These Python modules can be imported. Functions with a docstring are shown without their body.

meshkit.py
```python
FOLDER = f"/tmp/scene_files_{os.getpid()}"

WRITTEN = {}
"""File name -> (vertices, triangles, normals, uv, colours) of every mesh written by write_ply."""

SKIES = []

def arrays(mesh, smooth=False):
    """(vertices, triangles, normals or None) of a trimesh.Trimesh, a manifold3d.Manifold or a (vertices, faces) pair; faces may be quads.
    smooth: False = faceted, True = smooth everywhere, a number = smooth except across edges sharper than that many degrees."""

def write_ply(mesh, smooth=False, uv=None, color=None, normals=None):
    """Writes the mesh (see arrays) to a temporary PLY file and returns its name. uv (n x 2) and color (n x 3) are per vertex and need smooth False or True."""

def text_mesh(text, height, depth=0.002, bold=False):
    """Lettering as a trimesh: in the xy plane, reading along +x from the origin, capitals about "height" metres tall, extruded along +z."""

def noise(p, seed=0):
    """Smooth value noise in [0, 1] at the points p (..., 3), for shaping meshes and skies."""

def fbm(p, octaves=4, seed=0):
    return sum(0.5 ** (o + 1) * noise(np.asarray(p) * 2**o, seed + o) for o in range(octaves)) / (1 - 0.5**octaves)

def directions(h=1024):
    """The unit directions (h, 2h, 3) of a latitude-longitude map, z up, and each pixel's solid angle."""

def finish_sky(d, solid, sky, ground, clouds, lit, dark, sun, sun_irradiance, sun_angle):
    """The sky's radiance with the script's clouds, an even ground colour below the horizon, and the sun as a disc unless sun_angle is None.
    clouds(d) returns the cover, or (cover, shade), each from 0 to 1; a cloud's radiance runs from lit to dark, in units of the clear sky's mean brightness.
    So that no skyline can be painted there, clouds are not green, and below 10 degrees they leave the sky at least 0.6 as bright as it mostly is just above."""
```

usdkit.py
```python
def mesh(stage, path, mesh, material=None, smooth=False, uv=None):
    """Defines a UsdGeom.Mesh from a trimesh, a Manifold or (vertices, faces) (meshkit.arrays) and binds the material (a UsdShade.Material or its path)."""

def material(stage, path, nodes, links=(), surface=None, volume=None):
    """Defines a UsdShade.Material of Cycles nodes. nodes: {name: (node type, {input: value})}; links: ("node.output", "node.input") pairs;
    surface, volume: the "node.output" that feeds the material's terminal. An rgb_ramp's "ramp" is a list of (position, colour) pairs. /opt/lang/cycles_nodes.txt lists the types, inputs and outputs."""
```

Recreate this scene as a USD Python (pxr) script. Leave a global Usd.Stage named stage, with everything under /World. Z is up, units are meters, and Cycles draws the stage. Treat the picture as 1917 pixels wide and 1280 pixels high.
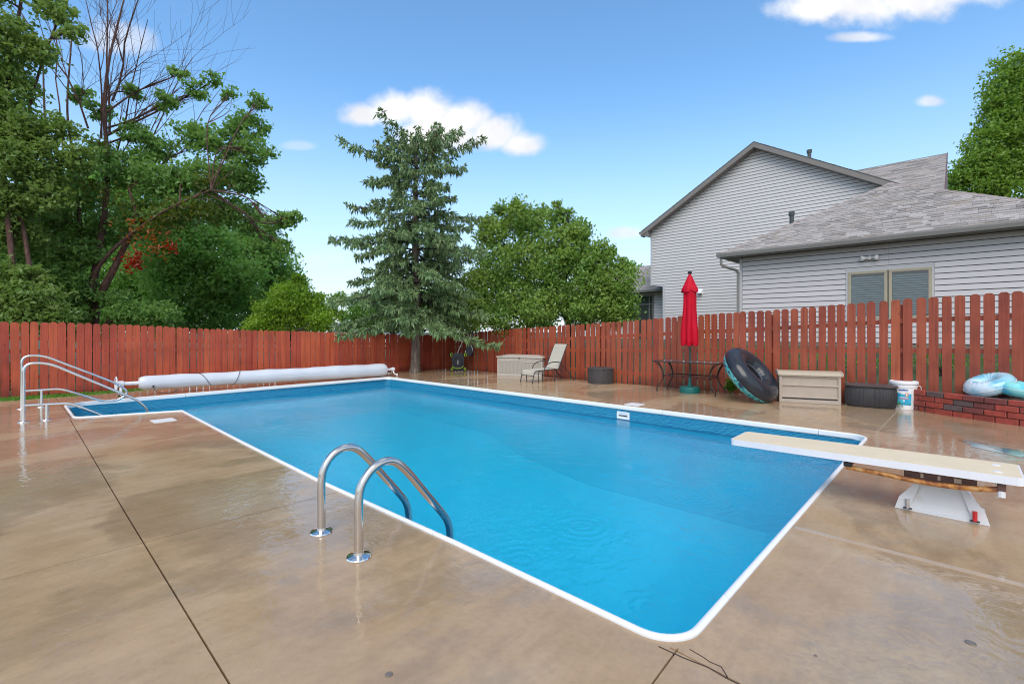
import math, numpy as np, trimesh, usdkit, meshkit
from pxr import Usd, UsdGeom, UsdLux, UsdShade, Gf, Sdf
import shapely
from shapely.geometry import Polygon, LineString, box as sbox, MultiPolygon
from shapely.ops import unary_union

stage = Usd.Stage.CreateInMemory()
UsdGeom.SetStageUpAxis(stage, UsdGeom.Tokens.z)
UsdGeom.SetStageMetersPerUnit(stage, 1.0)
UsdGeom.Xform.Define(stage, '/World')
UsdGeom.Scope.Define(stage, '/World/Looks')

# ------------------------------------------------------------------ camera, sky, sun, exposure
CAM = np.array([-2.096, -0.922, 1.471]); YAW = 0.81294; FPX = 887.8; HOR = 619.0
EXPOSURE = 0.90
cam = UsdGeom.Camera.Define(stage, '/World/camera')
cam.CreateHorizontalApertureAttr(36.0); cam.CreateVerticalApertureAttr(36.0 * 683 / 1024)
cam.CreateFocalLengthAttr(36.0 * FPX / 1917)
cam.CreateVerticalApertureOffsetAttr(-(640 - HOR) / 1917 * 36.0)
cam.CreateClippingRangeAttr(Gf.Vec2f(0.05, 2000))
cam.CreateExposureAttr(EXPOSURE)
cam.AddTranslateOp().Set(Gf.Vec3d(*CAM))
cam.AddRotateXYZOp().Set(Gf.Vec3f(90, 0, -math.degrees(YAW)))

FWD = np.array([math.sin(YAW), math.cos(YAW), 0]); RGT = np.array([math.cos(YAW), -math.sin(YAW), 0])
def ray(px, py): return FWD + (px - 958.5) / FPX * RGT + np.array([0, 0, (HOR - py) / FPX])
def at_x(px, py, x): d = ray(px, py); return CAM + (x - CAM[0]) / d[0] * d
def at_y(px, py, y): d = ray(px, py); return CAM + (y - CAM[1]) / d[1] * d
def at_z(px, py, z=0.0): d = ray(px, py); return CAM + (z - CAM[2]) / d[2] * d
def at_d(px, py, d): return CAM + d * ray(px, py)
def fdist(P): return float((np.asarray(P) - CAM) @ FWD)

SUN_ROT, SUN_EL = math.radians(236), math.radians(48)       # behind the camera, to the left, high
sun_dir = np.array([math.sin(SUN_ROT) * math.cos(SUN_EL), math.cos(SUN_ROT) * math.cos(SUN_EL), math.sin(SUN_EL)])
sun = UsdLux.DistantLight.Define(stage, '/World/sun')
sun.CreateIntensityAttr(0.32); sun.CreateAngleAttr(45.0); sun.CreateNormalizeAttr(True)
sun.CreateColorAttr(Gf.Vec3f(1.0, 0.95, 0.88))
sun.AddRotateXYZOp().Set(Gf.Vec3f(0.0, float(90 - math.degrees(SUN_EL)), float(90 - math.degrees(SUN_ROT))))

def sky_material():
    n = {'co': ('texture_coordinate', {}),
         'sky': ('sky_texture', dict(sky_type='single_scattering', sun_disc=False, sun_elevation=SUN_EL, sun_rotation=SUN_ROT,
                                     air_density=1.0, aerosol_density=0.55, ozone_density=2.2, altitude=100.0)),
         'n1': ('noise_texture', dict(scale=8.5, detail=6.0, roughness=0.55)),
         'n2': ('noise_texture', dict(scale=2.6, detail=6.0, roughness=0.55)),
         'sep': ('separate_xyz', {})}
    l = [('co.generated', 'n2.vector'), ('co.generated', 'sep.vector')]
    def m(name, kind, a, b=None, c=None, clamp=False):
        inp = dict(math_type=kind, use_clamp=clamp)
        for k, v in (('value1', a), ('value2', b), ('value3', c)):
            if v is None: continue
            if isinstance(v, str): l.append((v, f'{name}.{k}'))
            else: inp[k] = v
        n[name] = ('math', inp); return f'{name}.value'
    def dot(name, vec):
        n[name] = ('vector_math', dict(math_type='dot_product', vector2=tuple(map(float, vec))))
        l.append(('co.generated', f'{name}.vector1')); return f'{name}.value'
    # cumulus: ellipses about directions in the sky: (pixel centre, half width, half height)
    lobes = [(682, 218, 52, 30), (735, 210, 62, 42), (800, 208, 68, 46), (862, 232, 72, 50), (918, 256, 70, 44), (975, 272, 56, 30), (840, 255, 120, 44),
             (1535, 14, 92, 38), (1620, 16, 95, 56), (1700, 4, 110, 58), (1798, -18, 108, 46), (1610, 71, 56, 14), (1742, 191, 30, 14), (1168, 437, 38, 15),
             (215, 75, 95, 45), (560, 274, 36, 12), (600, 485, 50, 18)]
    # the fair-weather clouds stand on one far upright plane: X to the right, Y up along it
    out = None
    f = m('fz', 'maximum', dot('dF', FWD), 0.02); X = m('PX', 'divide', dot('dR', RGT), f); Y = m('PY', 'divide', 'sep.z', f)
    n['pl'] = ('combine_xyz', dict(z=0.0)); l += [(X, 'pl.x'), (Y, 'pl.y'), ('pl.vector', 'n1.vector')]
    n['nf'] = ('noise_texture', dict(scale=30.0, detail=5.0, roughness=0.6)); l.append(('pl.vector', 'nf.vector'))
    nz = m('nz', 'subtract', 'n1.fac', 0.5); nz = m('nz2', 'multiply_add', m('nz1', 'subtract', 'nf.fac', 0.5), 0.35, nz)
    for i, (px, py, a, b) in enumerate(lobes):
        ra, rb = a / FPX, b / FPX
        x = m(f'x{i}', 'multiply', m(f'xs{i}', 'subtract', X, (px - 958.5) / FPX), 1 / ra); y = m(f'y{i}', 'multiply', m(f'yq{i}', 'subtract', Y, (HOR - py) / FPX), 1 / rb)
        yb = m(f'yb{i}', 'multiply', m(f'ym{i}', 'minimum', y, 0.0), 1.35); yt = m(f'yt{i}', 'maximum', y, 0.0); ys = m(f'ys{i}', 'add', yb, yt)   # flatter below
        rr = m(f'rr{i}', 'sqrt', m(f'rq{i}', 'multiply_add', x, x, m(f'rw{i}', 'multiply', ys, ys)))
        val = m(f'vb{i}', 'multiply_add', nz, 1.5 if b > 20 else 1.0, m(f'va{i}', 'subtract', 1.0, rr))
        strength = {11: 0.75, 12: 0.75, 13: 0.7, 14: 0.55, 15: 0.30, 16: 0.30}.get(i, 1.0)
        n[f'st{i}'] = ('map_range', dict(range_type='smoothstep', from_min=-0.16, from_max=0.68, to_min=0.0, to_max=strength, clamp=True)); l.append((val, f'st{i}.value'))
        out = f'st{i}.result' if out is None else m(f'mx{i}', 'maximum', out, f'st{i}.result')
    n['frn'] = ('math', dict(math_type='greater_than', value2=0.05)); l.append(('dF.value', 'frn.value1')); out = m('front', 'multiply', out, 'frn.value')
    # the rest of the rainy sky: broken cloud high above and behind, fading in well above the frame
    n['hi'] = ('map_range', dict(range_type='smoothstep', from_min=0.62, from_max=0.85, to_min=0.0, to_max=1.0, clamp=True)); l.append(('sep.z', 'hi.value'))
    fb = dot('fb', FWD)
    n['bk'] = ('map_range', dict(range_type='smoothstep', from_min=0.15, from_max=-0.35, to_min=0.0, to_max=1.0, clamp=True)); l.append((fb, 'bk.value'))
    hb = m('hb', 'maximum', 'hi.result', 'bk.result')
    n['cl'] = ('map_range', dict(range_type='smoothstep', from_min=0.40, from_max=0.60, to_min=0.0, to_max=0.92, clamp=True)); l.append(('n2.fac', 'cl.value'))
    hv = m('hv', 'multiply', hb, 'cl.result')
    out = m('all', 'maximum', out, hv)
    n['up'] = ('map_range', dict(range_type='smoothstep', from_min=-0.02, from_max=0.02, to_min=0.0, to_max=1.0, clamp=True)); l.append(('sep.z', 'up.value'))
    out = m('cover', 'multiply', out, 'up.result')
    # pale, hazy air low over the horizon
    n['low'] = ('map_range', dict(range_type='smoothstep', from_min=0.46, from_max=-0.02, to_min=0.0, to_max=0.78, clamp=True)); l.append(('sep.z', 'low.value'))
    n['sat'] = ('hsv', dict(hue=0.494, saturation=1.15, value=1.0)); l.append(('sky.color', 'sat.color'))
    n['hz'] = ('mix_color', dict(blend_type='mix', b=(2.65, 3.12, 3.8), use_clamp=False)); l += [('low.result', 'hz.fac'), ('sat.color', 'hz.a')]
    n['n3'] = ('noise_texture', dict(scale=6.0, detail=5.0)); l.append(('pl.vector', 'n3.vector'))
    n['tone2'] = ('rgb_ramp', {'ramp': [(0.34, (2.9, 2.95, 3.2)), (0.56, (3.85, 3.85, 3.9))]}); l.append(('n3.fac', 'tone2.fac'))
    n['mix'] = ('mix_color', dict(blend_type='mix', use_clamp=False)); l += [('cover.value', 'mix.fac'), ('hz.result', 'mix.a'), ('tone2.color', 'mix.b')]
    n['bg'] = ('background_shader', dict(strength=SKY_STRENGTH)); l.append(('mix.result', 'bg.color'))
    return usdkit.material(stage, '/World/Looks/sky_dome', n, l, surface='bg.background')
SKY_STRENGTH = 0.148
dome = UsdLux.DomeLight.Define(stage, '/World/sky')
dome.GetPrim().SetCustomDataByKey('kind', 'structure'); dome.GetPrim().SetCustomDataByKey('label', 'blue sky with a few white clouds')
UsdShade.MaterialBindingAPI.Apply(dome.GetPrim()).Bind(sky_material())

# ------------------------------------------------------------------ helpers: naming
used = {}
def numbered(parent, name):
    k = used.get((parent, name), 0); used[(parent, name)] = k + 1
    return f'{parent}/{name}' if k == 0 else f'{parent}/{name}_{k:03d}'
class Node:
    def __init__(s, path, off): s.path, s.off = path, np.asarray(off, float)
def tag(prim, **kw):
    for k, v in kw.items():
        if v: prim.SetCustomDataByKey(k, v)
def thing(name, label, cat, loc=(0, 0, 0), rz=0.0, group=None, world=True, kind=None):
    """An Xform at the thing's base; world=True: its parts' meshes are given in world coordinates."""
    p = numbered('/World', name); x = UsdGeom.Xform.Define(stage, p)
    x.AddTranslateOp().Set(Gf.Vec3d(*map(float, loc)))
    if rz: x.AddRotateZOp().Set(float(math.degrees(rz)))
    tag(x.GetPrim(), label=label, category=cat, group=group, kind=kind)
    return Node(p, loc if world else (0, 0, 0))
def VF(mesh):
    if isinstance(mesh, (tuple, list)):
        v, f = np.asarray(mesh[0], float), np.asarray(mesh[1], int)
        if f.shape[1] == 4: f = np.vstack([f[:, [0, 1, 2]], f[:, [0, 2, 3]]])
        return v, f
    return np.array(mesh.vertices), np.array(mesh.faces)
def part(node, name, mesh, mat, smooth=False, label=None, kind=None):
    p = numbered(node.path, name); v, f = VF(mesh)
    m = usdkit.mesh(stage, p, (v - node.off, f), mat, smooth=smooth)
    tag(m.GetPrim(), label=label, kind=kind)
    return Node(p, node.off)
def single(name, mesh, mat, label=None, cat=None, group=None, kind=None, smooth=False, loc=(0, 0, 0)):
    p = numbered('/World', name); v, f = VF(mesh)
    m = usdkit.mesh(stage, p, (v - np.asarray(loc, float), f), mat, smooth=smooth)
    if any(loc): UsdGeom.Xformable(m).AddTranslateOp().Set(Gf.Vec3d(*map(float, loc)))
    tag(m.GetPrim(), label=label, category=cat, group=group, kind=kind)
    return Node(p, loc)

# ------------------------------------------------------------------ helpers: shapes
def cat(*ms):
    V, F, n = [], [], 0
    for m in ms:
        v, f = VF(m); V.append(v); F.append(f + n); n += len(v)
    return np.vstack(V), np.vstack(F)
def frame(x, y, z):
    M = np.eye(4); M[:3, 0], M[:3, 1], M[:3, 2] = x, y, z; return M
def move(m, t=(0, 0, 0), rz=0.0, R=None):
    v, f = VF(m)
    if R is not None: v = v @ np.asarray(R).T
    if rz: c, s = math.cos(rz), math.sin(rz); v = v @ np.array([[c, -s, 0], [s, c, 0], [0, 0, 1]]).T
    return v + np.asarray(t, float), f
def rot(axis, a):
    return trimesh.transformations.rotation_matrix(a, axis)[:3, :3]
def boxm(size, c=(0, 0, 0), ch=0.0):
    """A box, its edges chamfered by ch."""
    h = np.asarray(size, float) / 2
    if ch <= 0:
        b = trimesh.creation.box(2 * h); return np.array(b.vertices) + c, np.array(b.faces)
    pts = []
    for s in np.ndindex(2, 2, 2):
        s = np.array(s) * 2 - 1
        for k in range(3):
            q = h - ch; q = q.copy(); q[k] = h[k]; pts.append(s * q)
    hull = trimesh.convex.convex_hull(np.array(pts))
    return np.array(hull.vertices) + c, np.array(hull.faces)
def hull(pts):
    h = trimesh.convex.convex_hull(np.asarray(pts, float)); return np.array(h.vertices), np.array(h.faces)
def tube(path, r, n=10, caps=True, closed=False):
    P = np.asarray(path, float); k = len(P); r = np.broadcast_to(np.asarray(r, float), (k,))
    T = np.gradient(P, axis=0) if not closed else np.roll(P, -1, 0) - np.roll(P, 1, 0)
    T /= np.maximum(np.linalg.norm(T, axis=1, keepdims=True), 1e-9)
    a = np.array([0, 0, 1.0]) if abs(T[0][2]) < 0.9 else np.array([1.0, 0, 0])
    u = np.cross(T[0], a); u /= np.linalg.norm(u); rings = []
    ang = np.linspace(0, 2 * np.pi, n, endpoint=False)
    for i in range(k):
        u = u - T[i] * (u @ T[i]); u /= max(np.linalg.norm(u), 1e-9); w = np.cross(T[i], u)
        rings.append(P[i] + r[i] * (np.cos(ang)[:, None] * u + np.sin(ang)[:, None] * w))
    V = np.vstack(rings); F = []
    for i in range(k if closed else k - 1):
        a0, b0 = i * n, ((i + 1) % k) * n
        j = np.arange(n); j2 = (j + 1) % n
        F.append(np.stack([a0 + j, a0 + j2, b0 + j2], 1)); F.append(np.stack([a0 + j, b0 + j2, b0 + j], 1))
    if caps and not closed:
        V = np.vstack([V, P[:1], P[-1:]]); c0, c1 = k * n, k * n + 1; j = np.arange(n); j2 = (j + 1) % n
        F.append(np.stack([np.full(n, c0), j2, j], 1)); F.append(np.stack([np.full(n, c1), (k - 1) * n + j, (k - 1) * n + j2], 1))
    return V, np.vstack(F)
def spline(pts, n=8):
    """Catmull-Rom through the points."""
    P = np.asarray(pts, float); P = np.vstack([2 * P[0] - P[1], P, 2 * P[-1] - P[-2]]); out = []
    for i in range(1, len(P) - 2):
        t = np.linspace(0, 1, n, endpoint=False)[:, None]
        out.append(0.5 * ((2 * P[i]) + (-P[i - 1] + P[i + 1]) * t + (2 * P[i - 1] - 5 * P[i] + 4 * P[i + 1] - P[i + 2]) * t ** 2 + (-P[i - 1] + 3 * P[i] - 3 * P[i + 1] + P[i + 2]) * t ** 3))
    return np.vstack(out + [P[-2:-1]])
def fillet(pts, r, n=6):
    """A polyline with its corners rounded (a bent tube's centre line)."""
    P = np.asarray(pts, float); out = [P[0]]
    for i in range(1, len(P) - 1):
        a, b = P[i - 1] - P[i], P[i + 1] - P[i]; la, lb = np.linalg.norm(a), np.linalg.norm(b)
        rr = min(r, la * 0.48, lb * 0.48) if np.ndim(r) == 0 else min(r[i - 1], la * 0.48, lb * 0.48)
        p0, p1 = P[i] + a / la * rr, P[i] + b / lb * rr
        for t in np.linspace(0, 1, n): out.append((1 - t) ** 2 * p0 + 2 * t * (1 - t) * P[i] + t ** 2 * p1)
    return np.array(out + [P[-1]])
def lathe(prof, n=32, c=(0, 0, 0)):
    """prof: (radius, z) from bottom to top; closed at radius 0."""
    P = np.asarray(prof, float); k = len(P); a = np.linspace(0, 2 * np.pi, n, endpoint=False)
    V = np.stack([P[:, None, 0] * np.cos(a), P[:, None, 0] * np.sin(a), np.repeat(P[:, 1:2], n, 1)], -1).reshape(-1, 3); F = []
    j = np.arange(n); j2 = (j + 1) % n
    for i in range(k - 1):
        F.append(np.stack([i * n + j, i * n + j2, (i + 1) * n + j2], 1)); F.append(np.stack([i * n + j, (i + 1) * n + j2, (i + 1) * n + j], 1))
    return V + np.asarray(c, float), np.vstack(F)
def prism(poly, z0, z1):
    """A vertical prism over a shapely polygon."""
    ps = [g for g in getattr(poly, 'geoms', [poly]) if g.area > 1e-6]
    return cat(*[move(trimesh.creation.extrude_polygon(g, z1 - z0, engine='earcut'), (0, 0, z0)) for g in ps])
def plate(pts2, O, U, Vv, t):
    """A flat plate of thickness t: outline points in the axes U, Vv from the corner O, thickened along U x Vv."""
    m = trimesh.creation.extrude_polygon(Polygon(pts2), t, engine='earcut'); v = np.array(m.vertices)
    U, Vv = np.asarray(U, float), np.asarray(Vv, float); N = np.cross(U, Vv)
    return np.asarray(O, float) + v[:, :1] * U + v[:, 1:2] * Vv + v[:, 2:] * N, np.array(m.faces)
def torus(R, r, nu=48, nv=20):
    a = np.linspace(0, 2 * np.pi, nu, endpoint=False)
    return tube(np.stack([R * np.cos(a), R * np.sin(a), 0 * a], 1), r, nv, closed=True)

# ------------------------------------------------------------------ materials
def mat(name, col, rough=0.5, var=0.12, scale=6.0, stretch=(1, 1, 1), bump=0.0, bscale=40.0, space='position', rnd=0.0, detail=4.0, ramp=None, **kw):
    """A principled material whose colour wanders by +-var with noise (and +-rnd from object to object)."""
    n = {'geo': ('geometry', {}), 'co': ('texture_coordinate', {}), 'map': ('mapping', dict(scale=tuple(map(float, stretch)))),
         'nz': ('noise_texture', dict(scale=scale, detail=detail, roughness=0.6)), 'p': ('principled_bsdf', dict(roughness=rough, **kw))}
    l = [('geo.position' if space == 'position' else 'co.object', 'map.vector'), ('map.vector', 'nz.vector')]
    c = np.asarray(col, float)
    stops = ramp or [(0.25, c * (1 - var)), (0.75, c * (1 + var))]
    n['ramp'] = ('rgb_ramp', {'ramp': [(a, tuple(np.clip(b, 0, 1))) for a, b in stops]}); l.append(('nz.fac', 'ramp.fac'))
    col_out = 'ramp.color'
    if rnd:
        n['oi'] = ('object_info', {}); n['mr'] = ('map_range', dict(from_min=0.0, from_max=1.0, to_min=1 - rnd, to_max=1 + rnd))
        n['hs'] = ('hsv', {}); l += [('oi.random', 'mr.value'), ('mr.result', 'hs.value'), (col_out, 'hs.color')]; col_out = 'hs.color'
    l.append((col_out, 'p.base_color'))
    if bump:
        n['nb'] = ('noise_texture', dict(scale=bscale, detail=4.0)); n['b'] = ('bump', dict(strength=1.0, distance=bump))
        l += [('map.vector', 'nb.vector'), ('nb.fac', 'b.height'), ('b.normal', 'p.normal')]
    return usdkit.material(stage, f'/World/Looks/{name}', n, l, surface='p.BSDF')

# ================================================================== MATERIALS
def deck_material(name, shift=1.0):
    """Wet tinted concrete: broom-finished, blotched tan to grey-brown, under a film of rain water that is deeper in places."""
    n = {'geo': ('geometry', {}), 'big': ('noise_texture', dict(scale=0.55, detail=5.0, roughness=0.6, distortion=0.6)), 'mid': ('noise_texture', dict(scale=3.2, detail=6.0, roughness=0.65)),
         'fine': ('noise_texture', dict(scale=26.0, detail=9.0, roughness=0.82)), 'st': ('mapping', dict(scale=(0.7, 5.5, 1.0), rotation=(0, 0, 0.06))), 'streak': ('noise_texture', dict(scale=1.6, detail=5.0, roughness=0.6, distortion=0.4)),
         'wet': ('noise_texture', dict(scale=0.42, detail=4.0, roughness=0.55, distortion=0.8)), 
         'r1': ('rgb_ramp', {'ramp': [(0.30, (0.355 * shift, 0.220 * shift, 0.104 * shift)), (0.5, (0.415 * shift, 0.273 * shift, 0.148 * shift)), (0.70, (0.44 * shift, 0.322 * shift, 0.203 * shift))]}),
         'r2': ('rgb_ramp', {'ramp': [(0.28, (0.88, 0.86, 0.82)), (0.55, (1.0, 1.0, 1.0)), (0.75, (1.06, 1.06, 1.07))]}),
         'r3': ('rgb_ramp', {'ramp': [(0.36, (0.93, 0.92, 0.90)), (0.62, (1.03, 1.03, 1.03))]}),
         'sp': ('rgb_ramp', {'ramp': [(0.28, (0.78, 0.77, 0.76)), (0.45, (1, 1, 1)), (0.74, (1.13, 1.13, 1.13))]}),
         'm1': ('mix_color', dict(blend_type='multiply', fac=1.0, use_clamp=False)), 'm2': ('mix_color', dict(blend_type='multiply', fac=1.0, use_clamp=False)), 'm3': ('mix_color', dict(blend_type='multiply', fac=1.0, use_clamp=False)),
         'wst': ('mapping', dict(scale=(0.9, 1.25, 1.0))), 'wd': ('noise_texture', dict(scale=5.0, detail=5.0, roughness=0.65)), 'wm': ('math', dict(math_type='multiply_add', value2=0.22)),
         'film': ('map_range', dict(range_type='smoothstep', from_min=0.555, from_max=0.635, to_min=0.60, to_max=1.0, clamp=True)),
         'croug': ('map_range', dict(range_type='smoothstep', from_min=0.555, from_max=0.64, to_min=0.12, to_max=0.018, clamp=True)),
         'dark': ('map_range', dict(range_type='smoothstep', from_min=0.55, from_max=0.66, to_min=1.03, to_max=0.83, clamp=True)),
         'm4': ('mix_color', dict(blend_type='multiply', fac=1.0, use_clamp=False)),
         'bh': ('math', dict(math_type='multiply_add', value2=0.35)), 'b': ('bump', dict(strength=0.6, distance=0.006)),
         'rip': ('noise_texture', dict(scale=9.0, detail=3.0, distortion=0.8)), 'bc': ('bump', dict(strength=0.32, distance=0.010)),
         'p': ('principled_bsdf', dict(roughness=0.55, coat_ior=1.5))}
    l = [('geo.position', f'{k}.vector') for k in ('big', 'mid', 'fine', 'st', 'rip', 'wst')] + [('wst.vector', 'wet.vector'), ('wst.vector', 'wd.vector')] + [('st.vector', 'streak.vector'), ('big.fac', 'r1.fac'), ('mid.fac', 'r2.fac'), ('streak.fac', 'r3.fac'), ('fine.fac', 'sp.fac'),
         ('r1.color', 'm1.a'), ('r2.color', 'm1.b'), ('m1.result', 'm2.a'), ('r3.color', 'm2.b'), ('m2.result', 'm3.a'), ('sp.color', 'm3.b'),
         ('wd.fac', 'wm.value1'), ('wet.fac', 'wm.value3'), ('wm.value', 'film.value'), ('wm.value', 'croug.value'), ('wm.value', 'dark.value'), ('m3.result', 'm4.a'), ('dark.result', 'm4.b'), ('m4.result', 'p.base_color'),
         ('film.result', 'p.coat_weight'), ('croug.result', 'p.coat_roughness'),
         ('fine.fac', 'bh.value1'), ('streak.fac', 'bh.value3'), ('bh.value', 'b.height'), ('b.normal', 'p.normal'), ('rip.fac', 'bc.height'), ('bc.normal', 'p.coat_normal')]
    return usdkit.material(stage, f'/World/Looks/{name}', n, l, surface='p.BSDF')

def water_material():
    """A still pool in light rain: wind ripples and rings, clear and tinted by its depth."""
    drops = [(1383, 912, 0.55), (1300, 930, 0.9), (975, 1045, 0.6), (1190, 880, 0.8), (760, 770, 0.9), (520, 790, 0.9), (655, 850, 0.5), (1215, 1135, 0.5), (1090, 985, 0.7), (900, 830, 1.0), (1460, 860, 0.7), (1030, 800, 0.9)]
    n = {'geo': ('geometry', {}), 'w1': ('noise_texture', dict(scale=5.5, detail=3.0, roughness=0.5, distortion=0.5)), 'w2': ('noise_texture', dict(scale=26.0, detail=2.0, distortion=0.9)),
         'patch': ('noise_texture', dict(scale=0.45, detail=2.0)), 'pm': ('map_range', dict(range_type='smoothstep', from_min=0.42, from_max=0.62, to_min=0.30, to_max=1.0, clamp=True))}
    l = [('geo.position', f'{k}.vector') for k in ('w1', 'w2', 'patch')] + [('patch.fac', 'pm.value')]
    def m(name, kind, a, b=None, c=None):
        inp = dict(math_type=kind)
        for k, v in (('value1', a), ('value2', b), ('value3', c)):
            if v is None: continue
            if isinstance(v, str): l.append((v, f'{name}.{k}'))
            else: inp[k] = v
        n[name] = ('math', inp); return f'{name}.value'
    total = m('h0', 'multiply', 'w2.fac', 'pm.result')
    total = m('h1', 'multiply', total, 0.55); total = m('h2', 'multiply_add', 'w1.fac', 0.9, total)
    for i, (px, py, R) in enumerate(drops):
        c = at_z(px, py, -0.25)
        n[f'd{i}'] = ('vector_math', dict(math_type='distance', vector2=tuple(map(float, c)))); l.append(('geo.position', f'd{i}.vector1'))
        s = m(f's{i}', 'sine', m(f'k{i}', 'multiply', f'd{i}.value', 2 * math.pi / (0.055 + 0.02 * (i % 3))))
        e = m(f'e{i}', 'exponent', m(f'q{i}', 'multiply', m(f'z{i}', 'power', f'd{i}.value', 2.0), -1.0 / (R * 0.42) ** 2))
        total = m(f't{i}', 'multiply_add', m(f'a{i}', 'multiply', s, e), 0.24 if i == 0 else 0.12, total)
    n['b'] = ('bump', dict(strength=0.85, distance=0.020)); l.append((total, 'b.height'))
    n['gl'] = ('glossy_bsdf', dict(color=(1, 1, 1), roughness=0.02)); n['tr'] = ('refraction_bsdf', dict(color=(0.86, 0.985, 1.0), IOR=1.33, roughness=0.0))
    n['fr'] = ('fresnel', dict(IOR=1.33)); n['mx'] = ('mix_closure', {}); n['tp'] = ('transparent_bsdf', dict(color=(0.80, 0.97, 1.0))); n['body'] = ('mix_closure', dict(fac=0.40))
    l += [('b.normal', 'gl.normal'), ('b.normal', 'tr.normal'), ('fr.fac', 'mx.fac'), ('tr.BSDF', 'body.closure1'), ('tp.BSDF', 'body.closure2'), ('body.closure', 'mx.closure1'), ('gl.BSDF', 'mx.closure2')]
    return usdkit.material(stage, '/World/Looks/pool_water', n, l, surface='mx.closure')

def liner_material():
    """Blue vinyl: plain below, a darker printed border of wavy bands along the top."""
    n = {'geo': ('geometry', {}), 'sep': ('separate_xyz', {}), 'nz': ('noise_texture', dict(scale=3.5, detail=4.0)), 'map': ('mapping', dict(scale=(2.2, 2.2, 9.0))),
         'wv': ('wave_texture', dict(wave_type='bands', bands_direction='z', scale=1.6, distortion=7.0, detail=2.0, detail_scale=1.4)),
         'plain': ('rgb_ramp', {'ramp': [(0.3, (0.016, 0.62, 0.84)), (0.7, (0.022, 0.70, 0.90))]}),
         'brd': ('rgb_ramp', {'ramp': [(0.0, (0.006, 0.125, 0.26)), (0.55, (0.010, 0.18, 0.35)), (0.80, (0.022, 0.25, 0.38)), (1.0, (0.05, 0.34, 0.44))]}),
         'edge': ('map_range', dict(range_type='smoothstep', from_min=-0.44, from_max=-0.40, to_min=0.0, to_max=1.0, clamp=True)),
         'mx': ('mix_color', dict(blend_type='mix')), 'p': ('principled_bsdf', dict(roughness=0.28))}
    l = [('geo.position', 'sep.vector'), ('geo.position', 'nz.vector'), ('geo.position', 'map.vector'), ('map.vector', 'wv.vector'), ('nz.fac', 'plain.fac'), ('wv.fac', 'brd.fac'), ('sep.z', 'edge.value'),
         ('edge.result', 'mx.fac'), ('plain.color', 'mx.a'), ('brd.color', 'mx.b'), ('mx.result', 'p.base_color')]
    return usdkit.material(stage, '/World/Looks/pool_liner', n, l, surface='p.BSDF')

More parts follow.
